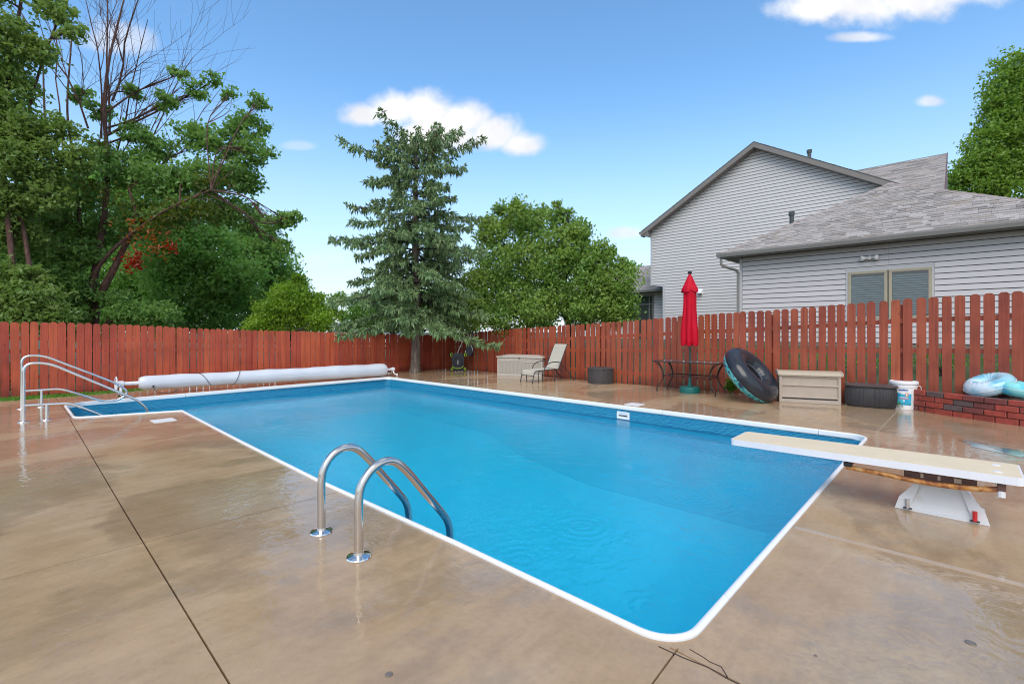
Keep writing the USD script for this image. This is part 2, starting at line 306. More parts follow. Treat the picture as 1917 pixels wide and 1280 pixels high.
def stain_material(name, col, rnd=0.11):
    """Red-brown stained cedar: long grain, darker knots and streaks, faded patches."""
    c = np.asarray(col, float)
    n = {'co': ('texture_coordinate', {}), 'geo': ('geometry', {}), 'map': ('mapping', dict(scale=(38.0, 38.0, 1.1))), 'g': ('noise_texture', dict(scale=1.0, detail=5.0, roughness=0.65, distortion=0.3)),
         'bl': ('noise_texture', dict(scale=1.5, detail=3.0, roughness=0.6)), 'kn': ('voronoi_texture', dict(scale=2.6)), 'km': ('mapping', dict(scale=(1.6, 1.6, 0.9))),
         'r': ('rgb_ramp', {'ramp': [(0.25, tuple(c * (0.62, 0.55, 0.55))), (0.48, tuple(c)), (0.75, tuple(c * (1.22, 1.3, 1.35)))]}),
         'r2': ('rgb_ramp', {'ramp': [(0.28, (0.74, 0.70, 0.70)), (0.5, (1, 1, 1)), (0.74, (1.16, 1.20, 1.24))]}),
         'kr': ('rgb_ramp', {'ramp': [(0.0, (0.25, 0.2, 0.2)), (0.045, (0.45, 0.4, 0.4)), (0.075, (1, 1, 1))]}),
         'm1': ('mix_color', dict(blend_type='multiply', fac=1.0, use_clamp=False)), 'm2': ('mix_color', dict(blend_type='multiply', fac=0.8, use_clamp=False)),
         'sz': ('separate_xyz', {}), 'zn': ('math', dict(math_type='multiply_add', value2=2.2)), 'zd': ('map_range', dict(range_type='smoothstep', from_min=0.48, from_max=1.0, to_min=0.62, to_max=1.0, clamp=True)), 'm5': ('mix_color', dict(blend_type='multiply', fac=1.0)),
         'oi': ('object_info', {}), 'mr': ('map_range', dict(from_min=0.0, from_max=1.0, to_min=1 - rnd * 1.5, to_max=1 + rnd)), 'mh': ('map_range', dict(from_min=0.0, from_max=1.0, to_min=0.496, to_max=0.505)), 'hs': ('hsv', {}),
         'b': ('bump', dict(strength=0.35, distance=0.003)), 'p': ('principled_bsdf', dict(roughness=0.46))}
    l = [('geo.position', 'map.vector'), ('map.vector', 'g.vector'), ('geo.position', 'bl.vector'), ('geo.position', 'km.vector'), ('km.vector', 'kn.vector'), ('g.fac', 'r.fac'), ('bl.fac', 'r2.fac'), ('kn.distance', 'kr.fac'),
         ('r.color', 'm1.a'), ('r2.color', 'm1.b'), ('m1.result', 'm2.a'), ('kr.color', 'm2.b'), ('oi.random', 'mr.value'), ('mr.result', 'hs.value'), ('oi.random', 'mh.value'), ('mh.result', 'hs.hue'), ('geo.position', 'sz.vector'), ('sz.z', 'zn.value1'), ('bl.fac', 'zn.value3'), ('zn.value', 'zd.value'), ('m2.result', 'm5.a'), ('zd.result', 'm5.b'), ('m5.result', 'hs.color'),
         ('hs.color', 'p.base_color'), ('g.fac', 'b.height'), ('b.normal', 'p.normal')]
    return usdkit.material(stage, f'/World/Looks/{name}', n, l, surface='p.BSDF')

def leaf_material(name, lo, mid, hi, trans=0.46, rough=0.42, clump=1.1):
    """Foliage: each leaf its own tone, tones drifting through the crown; some light passes through."""
    n = {'geo': ('geometry', {}), 'nz': ('noise_texture', dict(scale=clump, detail=3.0, roughness=0.6)), 'ad': ('math', dict(math_type='multiply_add', value2=0.62)), 'sub': ('math', dict(math_type='multiply', value2=0.5)),
         'r': ('rgb_ramp', {'ramp': [(0.15, lo), (0.50, mid), (0.88, hi)]}), 'p': ('principled_bsdf', dict(roughness=rough, specular_ior_level=0.45)), 't': ('translucent_bsdf', {}), 'g': ('hsv', dict(saturation=1.1, value=1.15)),
         'mx': ('mix_closure', dict(fac=trans))}
    l = [('geo.position', 'nz.vector'), ('geo.random_per_island', 'sub.value1'), ('nz.fac', 'ad.value1'), ('sub.value', 'ad.value3'), ('ad.value', 'r.fac'), ('r.color', 'p.base_color'), ('r.color', 'g.color'), ('g.color', 't.color'),
         ('p.BSDF', 'mx.closure1'), ('t.BSDF', 'mx.closure2')]
    return usdkit.material(stage, f'/World/Looks/{name}', n, l, surface='mx.closure')

def glass_material(name, tint=(0.9, 0.95, 0.95)):
    n = {'g': ('glossy_bsdf', dict(roughness=0.01, color=(1, 1, 1))), 't': ('transparent_bsdf', dict(color=tint)), 'f': ('fresnel', dict(IOR=1.7)), 'm': ('mix_closure', {})}
    return usdkit.material(stage, f'/World/Looks/{name}', n, [('f.fac', 'm.fac'), ('t.BSDF', 'm.closure1'), ('g.BSDF', 'm.closure2')], surface='m.closure')

M = {}
M['deck'] = deck_material('wet_concrete'); M['water'] = water_material(); M['liner'] = liner_material()
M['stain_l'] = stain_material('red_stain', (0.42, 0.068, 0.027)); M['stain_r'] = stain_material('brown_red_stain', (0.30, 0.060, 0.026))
M['lawn'] = mat('lawn_ground', (0.055, 0.068, 0.028), 0.9, 0.5, 1.5)
M['soil'] = mat('soil', (0.07, 0.05, 0.035), 0.9, 0.3, 6)
M['grass'] = leaf_material('grass_blades', (0.08, 0.19, 0.02), (0.17, 0.36, 0.04), (0.30, 0.48, 0.09), 0.3, 0.5, 2.0)
M['coping'] = mat('white_coping', (0.80, 0.80, 0.80), 0.32, 0.03, 3)
M['white'] = mat('white_plastic', (0.74, 0.745, 0.75), 0.35, 0.04, 5)
M['steel'] = mat('stainless_steel', (0.66, 0.63, 0.59), 0.17, 0.06, 3, metallic=1.0)
M['steel_plate'] = mat('polished_steel', (0.80, 0.80, 0.80), 0.07, 0.03, 3, metallic=1.0)
M['dark'] = mat('dark_gap', (0.03, 0.03, 0.03), 0.7, 0.1, 5)
M['black'] = mat('black_plastic', (0.018, 0.018, 0.02), 0.4, 0.2, 10)

# ================================================================== TERRAIN
POOL = Polygon([(0, 0), (6.1, 0), (6.1, 12.2), (-1.12, 12.12), (-1.38, 11.85), (-1.38, 9.90), (0.04, 9.42), (-0.02, 6.0), (-0.045, 3.6), (0.0, 1.6)])
POOL = POOL.buffer(-0.22, quad_segs=10).buffer(0.22, quad_segs=10)
def terrain_z(x, y):
    z = -0.05 + 1.05 * np.clip((x - 10.3) / 4.2, 0, 1) ** 1.3 * np.clip((24 - y) / 9.0, 0, 1)
    far = np.clip((np.hypot(x - 3, y - 5) - 45) / 120, 0, 1)
    return z - 1.0 * far + 0.08 * (meshkit.noise(np.stack([x * 0.35, y * 0.35, 0 * x], -1), 3) - 0.5) * np.clip((np.hypot(x - 3, y - 5) - 14) / 6, 0, 1)
xs = np.unique(np.concatenate([[-600, -300, -150, -90, -60, -40, -28, -20, -14], np.arange(-10, 0, 1.0), [-1.30, 0.0, 1, 2, 3, 4, 5, 6.05, 7, 8, 9, 9.6, 10.2], np.arange(10.8, 16, 0.6), [17, 19, 22, 26, 30, 36, 44, 60, 90, 150, 300, 600]]))
ys = np.unique(np.concatenate([[-600, -300, -150, -90, -50, -30, -20, -12], np.arange(-9, 0, 1.5), [0.05], np.arange(1, 9.5, 1.0), [9.95, 11, 12.1, 13, 14], np.arange(15, 26, 1.0), [28, 32, 40, 55, 90, 150, 300, 600]]))
X, Y = np.meshgrid(xs, ys, indexing='ij'); Z = terrain_z(X, Y)
idx = np.arange(X.size).reshape(X.shape); tf = []
for i in range(len(xs) - 1):
    for j in range(len(ys) - 1):
        cx, cy = (xs[i] + xs[i + 1]) / 2, (ys[j] + ys[j + 1]) / 2
        if (0 < cx < 6.05 and 0.05 < cy < 12.1) or (-1.30 < cx < 0 and 9.95 < cy < 12.1): continue
        tf.append([idx[i, j], idx[i + 1, j], idx[i + 1, j + 1], idx[i, j + 1]])
single('ground', (np.stack([X.ravel(), Y.ravel(), Z.ravel()], 1), np.array(tf)), M['lawn'], kind='structure', smooth=True)

# ================================================================== POOL DECK, cut into slabs by its joints
FENCE_X = 9.65
def fence_l_y(x): return 13.55 + (9.65 - x) * 0.0659
deck_area = Polygon([(-7.5, -7.0), (FENCE_X - 0.005, -7.0), (FENCE_X - 0.005, 13.545), (0.6, fence_l_y(0.6) - 0.004), (-0.1, 13.70), (-1.2, 13.58), (-7.5, 13.66)])
deck_area = deck_area.difference(POOL.buffer(0.004))
j_w = 0.0045
joints = [LineString([(-1.50, -8), (-1.46, 4), (-1.42, 9.9)]), LineString([(-1.40, 9.95), (-1.43, 14.2)]), LineString([(-9, 3.17), (0.02, 3.21)]), LineString([(0.03, 0.03), (-2.2, -0.10), (-8, -0.4)]),
          LineString([(0.01, 0.06), (-0.02, -0.6), (-0.10, -8)]), LineString([(1.93, 0.02), (1.88, -8)]), LineString([(6.08, -0.03), (10, -0.09)]), LineString([(6.08, 6.2), (10, 6.22)]), LineString([(6.05, 12.15), (7.2, 14.2)])]
cuts = unary_union([g.buffer(j_w, cap_style=2) for g in joints])
slabs = [g for g in deck_area.difference(cuts).geoms if g.area > 0.003]
deck = thing('pool_deck', None, None, kind='structure')
for g in sorted(slabs, key=lambda g: (round(g.centroid.x, 2), round(g.centroid.y, 2))):
    part(deck, 'slab', prism(g, -0.10, 0.0), M['deck'])
M['bed_sand'] = mat('joint_filler', (0.03, 0.02, 0.017), 0.9, 0.2, 20)
part(deck, 'joint_filler', prism(cuts.intersection(deck_area.buffer(-0.02)).buffer(0.004), -0.09, -0.030), M['bed_sand'])
# the paler mortar line that fills one joint
M['mortar'] = mat('pale_mortar', (0.46, 0.35, 0.25), 0.35, 0.08, 12, coat_weight=0.8, coat_roughness=0.06)
part(deck, 'patched_joint', prism(LineString([(1.935, -0.02), (1.885, -6.5)]).buffer(0.024, cap_style=2), -0.01, 0.0035), M['mortar'])
part(deck, 'patched_joint', prism(LineString([(6.16, -0.031), (9.3, -0.078)]).buffer(0.010, cap_style=2), -0.01, 0.003), M['mortar'])
# two short cracks by the pool corner
M['crack'] = mat('crack', (0.05, 0.035, 0.03), 0.8, 0.2, 20)
part(deck, 'crack', prism(LineString([(-0.02, 0.10), (-0.015, -0.02), (0.0, -0.12), (-0.012, -0.2), (-0.01, -0.42)]).buffer(0.0028), -0.01, 0.002), M['crack'])
part(deck, 'crack', prism(LineString([(0.06, -0.012), (0.05, -0.08), (0.04, -0.11), (0.043, -0.16), (0.0, -0.2)]).buffer(0.002), -0.01, 0.002), M['crack'])
# a shallow pool of rain water by the diving board
pts = [(6.66, -0.93), (6.45, -1.05), (6.30, -1.05), (6.16, -1.22), (6.02, -1.42), (6.22, -1.46), (6.42, -1.40), (6.44, -1.28), (6.62, -1.12)]
M['puddle'] = mat('rain_puddle', (0.17, 0.115, 0.07), 0.03, 0.1, 3, specular_ior_level=0.75, coat_weight=1.0, coat_roughness=0.01)
single('puddle', prism(Polygon(pts).buffer(0.05).buffer(-0.02), 0.0005, 0.004), M['puddle'], kind='structure')

# deck caps and lids
def disc(r, h, c, n=24): return lathe([(0, 0), (r, 0), (r, h * 0.6), (r * 0.9, h), (0, h)][::1], n, c)
M['cap'] = mat('deck_cap', (0.16, 0.13, 0.11), 0.4, 0.2, 20)
for px, py, r, lab in ((728, 1262, 0.016, 'small round dark cap set in the near deck, below the ladder'), (1817, 1203, 0.020, 'small round dark cap set in the deck at the right, past the diving stand'), (1527, 1227, 0.007, 'tiny dark bolt head in the deck right of the pool corner')):
    c = at_z(px, py); cp_ = part(deck, 'deck_cap', move(torus(r * 0.92, r * 0.16, 24, 8), (c[0], c[1], 0.001)), M['cap'], label=lab); part(cp_, 'plate', disc(r * 0.86, 0.0035, (c[0], c[1], 0)), M['cap'])

def skimmer_lid(px, py, lab, rz):
    c = at_z(px, py); d = thing('skimmer_lid', lab, 'skimmer lid', (c[0], c[1], 0), group='square white skimmer lids in the deck')
    part(d, 'rim', move(cat(boxm((0.30, 0.018, 0.012), (0, 0.141, 0.003)), boxm((0.30, 0.018, 0.012), (0, -0.141, 0.003)), boxm((0.018, 0.264, 0.012), (0.141, 0, 0.003)), boxm((0.018, 0.264, 0.012), (-0.141, 0, 0.003))), (c[0], c[1], 0), rz), M['white'])
    part(d, 'cover', move(boxm((0.256, 0.256, 0.012), (0, 0, 0.004), 0.003), (c[0], c[1], 0), rz), M['coping'])
skimmer_lid(306, 787, 'square white lid in the deck beside the pool steps', 0.05)
skimmer_lid(1188, 757, 'square white lid in the deck behind the far coping, in front of the tub', 0.0)

# ================================================================== SWIMMING POOL
WATER_Z = -0.25
pool = thing('swimming_pool', 'rectangular in-ground pool with white coping and a blue liner', 'swimming pool', (3.0, 6.0, 0))
inner = POOL.buffer(-0.033)
ring = np.array(POOL.exterior.coords)[:-1]
if POOL.exterior.is_ccw is False: ring = ring[::-1]
L = LineString(np.vstack([ring, ring[:1]])); total = L.length
prof = [(-0.002, -0.03), (-0.002, 0.010), (0.006, 0.019), (0.012, 0.021), (0.024, 0.021), (0.033, 0.014), (0.037, 0.004), (0.037, -0.055), (0.033, -0.060), (0.028, -0.055)]
corner_s = sorted(L.project(shapely.geometry.Point(q)) for q in ((0, 0), (6.1, 0), (6.1, 12.2), (-1.2, 12.1), (-1.38, 9.9), (0.04, 9.42)))
cuts_s = []
for a, b in zip(corner_s, corner_s[1:] + [corner_s[0] + total]):
    k = max(1, round((b - a) / 2.6)); cuts_s += list(a + 0.55 + (b - a) * np.arange(k) / k) if b - a > 1.0 else [a + (b - a) / 2]
cuts_s = sorted(c % total for c in cuts_s)
for a, b in zip(cuts_s, cuts_s[1:] + [cuts_s[0] + total]):
    a, b = a + 0.003, b - 0.003; s = np.arange(a, b, 0.04); s = np.append(s, b)
    P = np.array([L.interpolate(t % total).coords[0] for t in s]); Q = np.array([L.interpolate((t + 0.02) % total).coords[0] for t in s]); P0 = np.array([L.interpolate((t - 0.02) % total).coords[0] for t in s])
    T = Q - P0; T /= np.linalg.norm(T, axis=1, keepdims=True); N = np.stack([-T[:, 1], T[:, 0]], 1)
    V = np.concatenate([np.concatenate([P + N * o, np.full((len(s), 1), z)], 1)[:, None] for o, z in prof], 1); k = len(prof)
    F = [[i * k + j, (i + 1) * k + j, (i + 1) * k + (j + 1) % k, i * k + (j + 1) % k] for i in range(len(s) - 1) for j in range(k)]
    V = V.reshape(-1, 3); cap0 = [[0, j, j + 1] for j in range(1, k - 1)]; o = (len(s) - 1) * k; cap1 = [[o, o + j + 1, o + j] for j in range(1, k - 1)]
    v, f = VF((V, np.array(F))); f = np.vstack([f, cap0, cap1])
    part(pool, 'coping_strip', (v, f), M['coping'], smooth=40)
wall_ring = np.array(inner.exterior.coords); wz = [(-0.05), (-0.42), (-1.0), (-2.7)]
wv = np.concatenate([np.concatenate([wall_ring, np.full((len(wall_ring), 1), z)], 1) for z in wz]); k = len(wall_ring)
wf = [[r * k + i, r * k + i + 1, (r + 1) * k + i + 1, (r + 1) * k + i] for r in range(len(wz) - 1) for i in range(k - 1)]
part(pool, 'liner_wall', (wv, np.array(wf)), M['liner'])
fy = [(-0.3, -1.25), (0.0, -1.35), (1.3, -2.0), (4.6, -2.0), (7.6, -1.1), (12.6, -1.0)]
fv = [(x, y, z) for y, z in fy for x in (-1.6, 0.5, 5.6, 6.4)]
fv = [(x, y, z + (0.5 if (x in (-1.6, 6.4) and z < -1.9) else 0)) for x, y, z in fv]
ff = [[r * 4 + i, r * 4 + i + 1, r * 4 + i + 5, r * 4 + i + 4] for r in range(len(fy) - 1) for i in range(3)]
part(pool, 'liner_floor', (np.array(fv), np.array(ff)), M['liner'])
M['step'] = mat('pool_step', (0.28, 0.66, 0.80), 0.4, 0.06, 3)
for i in range(3):
    part(pool, 'pool_step', prism(sbox(-1.5 + 0.0, 9.3, -1.0 + 0.34 * i, 12.3).intersection(inner), -1.2, -0.34 - 0.22 * i), M['step'])
# skimmer mouth in the far wall
sx = 6.1 - 0.033
sk = part(pool, 'skimmer', cat(boxm((0.02, 0.27, 0.028), (sx - 0.008, 3.83, -0.113), 0.006), boxm((0.02, 0.27, 0.028), (sx - 0.008, 3.83, -0.227), 0.006), boxm((0.02, 0.04, 0.086), (sx - 0.008, 3.945, -0.17)), boxm((0.02, 0.04, 0.086), (sx - 0.008, 3.715, -0.17))), M['white'])
part(sk, 'flap', boxm((0.006, 0.19, 0.085), (sx - 0.003, 3.83, -0.17)), M['white']); part(sk, 'slot', boxm((0.004, 0.19, 0.022), (sx - 0.0085, 3.83, -0.175)), M['dark'])
wp = trimesh.creation.triangulate_polygon(inner.buffer(-0.001), engine='earcut')
single('pool_water', (np.concatenate([wp[0], np.full((len(wp[0]), 1), WATER_Z)], 1), wp[1]), M['water'], kind='structure')

# ================================================================== FENCES
def picket_mesh(w, h, t, rng, ear=None, warp=0.0):
    """One dog-eared board in its own axes: across x (centred), up z from 0, thickness along y from 0 to t."""
    e = min(ear or 0.032, w * 0.36); e2 = e * 0.42
    out = [(-w / 2, 0), (w / 2, 0), (w / 2, h - e - 0.006), (w / 2 - e2, h - e2 * 1.1 - 0.004), (w / 2 - e - 0.006, h), (-w / 2 + e + 0.006, h), (-w / 2 + e2, h - e2 * 1.1 - 0.004), (-w / 2, h - e - 0.006)]
    n = len(out); V = [(x, 0, z) for x, z in out] + [(x, t, z) for x, z in out]
    F = [[0, i + 1, i] for i in range(1, n - 1)] + [[n, n + i, n + i + 1] for i in range(1, n - 1)]
    for i in range(n): j = (i + 1) % n; F += [[i, j, n + j], [i, n + j, n + i]]
    V = np.array(V, float); V[:, 1] += warp * (V[:, 2] / h) ** 2
    return V, np.array(F)
def fence(name, label, A, B, pitch, w, top, mat_, seed, gap_jit, rails, out_dir, post_every=2.4, faded=()):
    """Pickets from A to B (ground points), rails and posts on the far side (out_dir)."""
    rng = np.random.default_rng(seed); A, B = np.asarray(A, float), np.asarray(B, float); Ln = np.linalg.norm(B - A); d = (B - A) / Ln
    nrm = np.asarray(out_dir, float); ang = math.atan2(d[1], d[0]); node = thing(name, label, 'fence', (*A, 0))
    s = 0.0; k = 0
    while s < Ln - w * 0.4:
        wi = w * rng.uniform(0.95, 1.04); c = A + d * (s + wi / 2); h = top(c) + rng.normal(0, 0.006); z0 = -0.02 + rng.uniform(0, 0.008)
        m = picket_mesh(wi, h - z0, 0.019, rng, warp=rng.normal(0, 0.006)); a = rng.normal(0, 0.0035)
        v, f = m; v = v @ rot((0, 1, 0), a).T; v[:, 2] += z0
        # the board's outer face towards the deck
        v2 = c[0] + v[:, 0] * d[0] + v[:, 1] * nrm[0], c[1] + v[:, 0] * d[1] + v[:, 1] * nrm[1], v[:, 2]
        part(node, 'picket', (np.stack(v2, 1), f if np.cross(d, nrm) > 0 else f[:, ::-1]), mat_)
        s += wi + (pitch - w) * rng.uniform(1 - gap_jit, 1 + gap_jit); k += 1
    u = np.array([d[0], d[1], 0]); nn = np.array([nrm[0], nrm[1], 0])
    seg = max(1, round(Ln / post_every))
    for i in range(seg):
        a, b = A + d * (Ln * i / seg), A + d * (Ln * (i + 1) / seg)
        for fr in rails:
            za, zb = fr(top(a)), fr(top(b)); P = []
            for q, z in ((a, za), (b, zb)):
                q = q + d * (0.002 if q is a else -0.002)
                for o in (0.023, 0.061):
                    for hh in (-0.044, 0.044): P.append([q[0] + nrm[0] * o, q[1] + nrm[1] * o, z + hh])
            part(node, 'rail', hull(P), mat_)
    for i in range(seg + 1):
        c = A + d * (Ln * i / seg); h = top(c) - 0.10
        c = c + nrm * 0.11
        part(node, 'post', boxm((0.088, 0.088, h + 0.05), (c[0], c[1], h / 2 - 0.05), 0.006) if False else move(boxm((0.088, 0.088, h + 0.1), (0, 0, h / 2 - 0.05), 0.006), (c[0], c[1], 0), ang), mat_)
    return node
LT = np.array([(-6.5, 1.72), (-2.26, 1.67), (-1.42, 1.67), (0.02, 1.615), (1.38, 1.54), (2.83, 1.49), (4.68, 1.44), (6.5, 1.39), (7.96, 1.335), (9.7, 1.32)])
RT = np.array([(-5.0, 2.25), (-1.59, 2.14), (-0.93, 2.11), (-0.19, 2.085), (1.0, 2.01), (1.58, 1.965), (2.32, 1.93), (3.91, 1.86), (5.7, 1.75), (9.2, 1.585), (11.76, 1.45), (13.6, 1.33)])
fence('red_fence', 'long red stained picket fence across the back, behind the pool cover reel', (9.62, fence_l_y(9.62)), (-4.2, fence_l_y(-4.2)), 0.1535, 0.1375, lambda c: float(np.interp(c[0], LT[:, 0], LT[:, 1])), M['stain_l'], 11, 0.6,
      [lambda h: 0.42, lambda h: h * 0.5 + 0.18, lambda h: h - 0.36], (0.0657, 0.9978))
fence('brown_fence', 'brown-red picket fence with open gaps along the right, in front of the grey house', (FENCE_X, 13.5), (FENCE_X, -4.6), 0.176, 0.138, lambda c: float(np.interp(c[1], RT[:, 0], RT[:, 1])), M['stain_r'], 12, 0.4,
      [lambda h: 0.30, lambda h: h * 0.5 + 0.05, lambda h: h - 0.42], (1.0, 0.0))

cnode = Node('/World/brown_fence', (FENCE_X, 13.5, 0))
part(cnode, 'post', boxm((0.10, 0.12, 1.36), (FENCE_X + 0.048, 13.575, 0.66), 0.006), M['stain_r'])

# ================================================================== THE GREY HOUSE
M['siding'] = mat('grey_siding', (0.575, 0.545, 0.535), 0.42, 0.035, 0.8, (1, 1, 4), rnd=0.02)
M['siding2'] = mat('grey_siding_gable', (0.595, 0.57, 0.55), 0.42, 0.035, 0.8, (1, 1, 4), rnd=0.02)
M['wall'] = mat('house_sheathing', (0.05, 0.05, 0.055), 0.6, 0.05, 2)
M['trim'] = mat('corner_trim', (0.50, 0.49, 0.49), 0.4, 0.04, 2)
M['fascia'] = mat('taupe_fascia', (0.205, 0.185, 0.165), 0.4, 0.08, 2)
M['soffit'] = mat('soffit', (0.20, 0.16, 0.14), 0.6, 0.12, 3)
M['shingle_base'] = mat('shingle_base', (0.13, 0.115, 0.105), 0.75, 0.2, 6)
SH = [mat(f'shingle_{w}', np.array(c) * (0.97, 0.95, 0.91), 0.55, 0.16, 22, bump=0.003, bscale=120) for w, c in (('pale', (0.40, 0.365, 0.345)), ('grey', (0.33, 0.30, 0.285)), ('tan', (0.36, 0.315, 0.28)), ('dark', (0.275, 0.25, 0.232)), ('silver', (0.42, 0.39, 0.368)))]
M['cap_shingle'] = mat('ridge_cap', (0.33, 0.27, 0.24), 0.6, 0.15, 10)
M['win_frame'] = mat('almond_window_frame', (0.40, 0.35, 0.25), 0.4, 0.05, 4)
M['blind'] = mat('blind_slats', (0.74, 0.78, 0.78), 0.5, 0.05, 4)
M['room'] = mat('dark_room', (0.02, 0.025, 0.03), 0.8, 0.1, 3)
M['pane'] = glass_material('window_pane', (0.78, 0.86, 0.87))
M['gutter'] = mat('gutter', (0.235, 0.22, 0.20), 0.35, 0.06, 3)
M['pipe'] = mat('vent_pipe', (0.05, 0.058, 0.06), 0.4, 0.1, 6)
M['lamp_glass'] = mat('clear_lamp', (0.75, 0.74, 0.70), 0.15, 0.05, 5)
house = thing('house', 'grey clapboard house with shingled hip roof and tall gable behind the right fence', 'house', (19.0, 3.0, 0.9))
def siding(wall, x, z0, z1, lap, edges, mat_, t=0.014, gap=0.021, slanted=False):
    """Lapped boards on a wall facing -x. edges(z) -> list of (y_low, y_high) spans at that height."""
    n = int(round((z1 - z0) / lap))
    for i in range(n):
        a, b = z0 + i * lap, min(z0 + (i + 1) * lap, z1)
        e0 = e1 = edges((a + b) / 2)
        if slanted: e0, e1 = edges(a + 0.004), edges(b - 0.004)
        a = a + gap
        for (l0, h0), (l1, h1) in zip(e0, e1):
            if h0 - l0 < 0.05: continue
            if h1 - l1 < 0.02: m_ = (l0 + h0) / 2; l1, h1 = m_ - 0.01, m_ + 0.01
            V = [(x - t - 0.008, l0, a), (x - t - 0.008, h0, a), (x - 0.006, h1, b), (x - 0.006, l1, b), (x - 0.002, l0, a + 0.004), (x - 0.002, h0, a + 0.004), (x + 0.0, h1, b), (x + 0.0, l1, b)]
            F = [[0, 3, 2], [0, 2, 1], [4, 5, 6], [4, 6, 7], [0, 1, 5], [0, 5, 4], [3, 7, 6], [3, 6, 2], [0, 4, 7], [0, 7, 3], [1, 2, 6], [1, 6, 5]]
            part(wall, 'siding_board', (np.array(V, float), np.array(F)), mat_)
def shingle_plane(node, name, P0, U, Vv, spans, slope_len, expo, rng, named=0, wtab=0.30):
    """Shingle courses up a roof plane: P0 eave corner, U along the eave, Vv up the slope, spans(s) -> (u0, u1) at slope distance s."""
    U, Vv = np.asarray(U, float), np.asarray(Vv, float); N = np.cross(U, Vv); N /= np.linalg.norm(N); N = N if N[2] > 0 else -N
    tabs = []; n = int(slope_len / expo)
    for i in range(n):
        s0, s1 = i * expo, (i + 1) * expo + 0.03; a, b = spans(s0); a1, b1 = spans(min(s1, slope_len)); u = a - rng.uniform(0, wtab)
        while u < b:
            w = wtab * rng.choice([0.45, 0.7, 1.0, 1.3, 1.6]); q0, q1 = max(u, a), min(u + w - 0.004, b); r0, r1 = max(u, a1), min(u + w - 0.004, b1)
            if q1 - q0 > 0.02:
                if r1 - r0 < 0.01: r0 = r1 = min(max((q0 + q1) / 2, a1), b1); r1 += 0.005
                t0 = rng.choice([0.010, 0.020, 0.030]); lo = s0 + rng.choice([0, 0, 0.0, 0.012]) 
                pts = [P0 + U * q0 + Vv * lo + N * t0, P0 + U * q1 + Vv * lo + N * t0, P0 + U * r1 + Vv * s1 + N * 0.004, P0 + U * r0 + Vv * s1 + N * 0.004,
                       P0 + U * q0 + Vv * lo + N * 0.001, P0 + U * q1 + Vv * lo + N * 0.001]
                F = [[0, 1, 2], [0, 2, 3], [0, 4, 5], [0, 5, 1], [0, 3, 4], [1, 5, 2]]
                tabs.append((np.array(pts), np.array(F), int(rng.choice(5, p=[.34, .24, .12, .16, .14]))))
            u += w
    if named:
        for v, f, k in tabs[:named]: part(node, 'shingle', (v, f), SH[k])
        tabs = tabs[named:]
    for k in range(5):
        ms = [(v, f) for v, f, q in tabs if q == k]
        if ms: part(node, 'shingles', cat(*ms), SH[k], kind='stuff')
rng = np.random.default_rng(5)
PITCH = 0.585; GZ = 0.85
# --- the low wing with its pyramid roof
wx, wy0, wy1 = 15.0, -2.85, 4.55; ez = 4.09; ov = 0.48
w_wall = part(house, 'wing_wall', boxm((7.4, wy1 - wy0, ez - 0.12 - GZ), (wx + 3.7, (wy0 + wy1) / 2, (ez - 0.12 + GZ) / 2)), M['wall'])
win_y0, win_y1, win_z0, win_z1 = at_x(1745, 540, wx)[1], at_x(1588, 540, wx)[1], at_x(1665, 597, wx)[2], at_x(1665, 505, wx)[2]
win_y0, win_y1 = min(win_y0, win_y1), max(win_y0, win_y1)
def wing_edges(z):
    if win_z0 - 0.04 < z < win_z1 + 0.04: return [(wy0 + 0.09, win_y0 - 0.055), (win_y1 + 0.055, wy1 - 0.09)]
    return [(wy0 + 0.09, (win_y0 + win_y1) / 2), ((win_y0 + win_y1) / 2 + 0.004, wy1 - 0.09)]
siding(w_wall, wx, GZ + 0.25, ez - 0.14, 0.158, wing_edges, M['siding'])
for y in (wy0 + 0.04, wy1 - 0.04): part(house, 'corner_board', boxm((0.035, 0.085, ez - 0.16 - GZ - 0.2), (wx - 0.0165, y, (ez - 0.16 + GZ + 0.2) / 2)), M['trim'])
part(house, 'foundation', boxm((0.02, wy1 - wy0, 0.40), (wx - 0.011, (wy0 + wy1) / 2, GZ + 0.045)), mat('foundation', (0.2, 0.17, 0.13), 0.7, 0.2, 4))
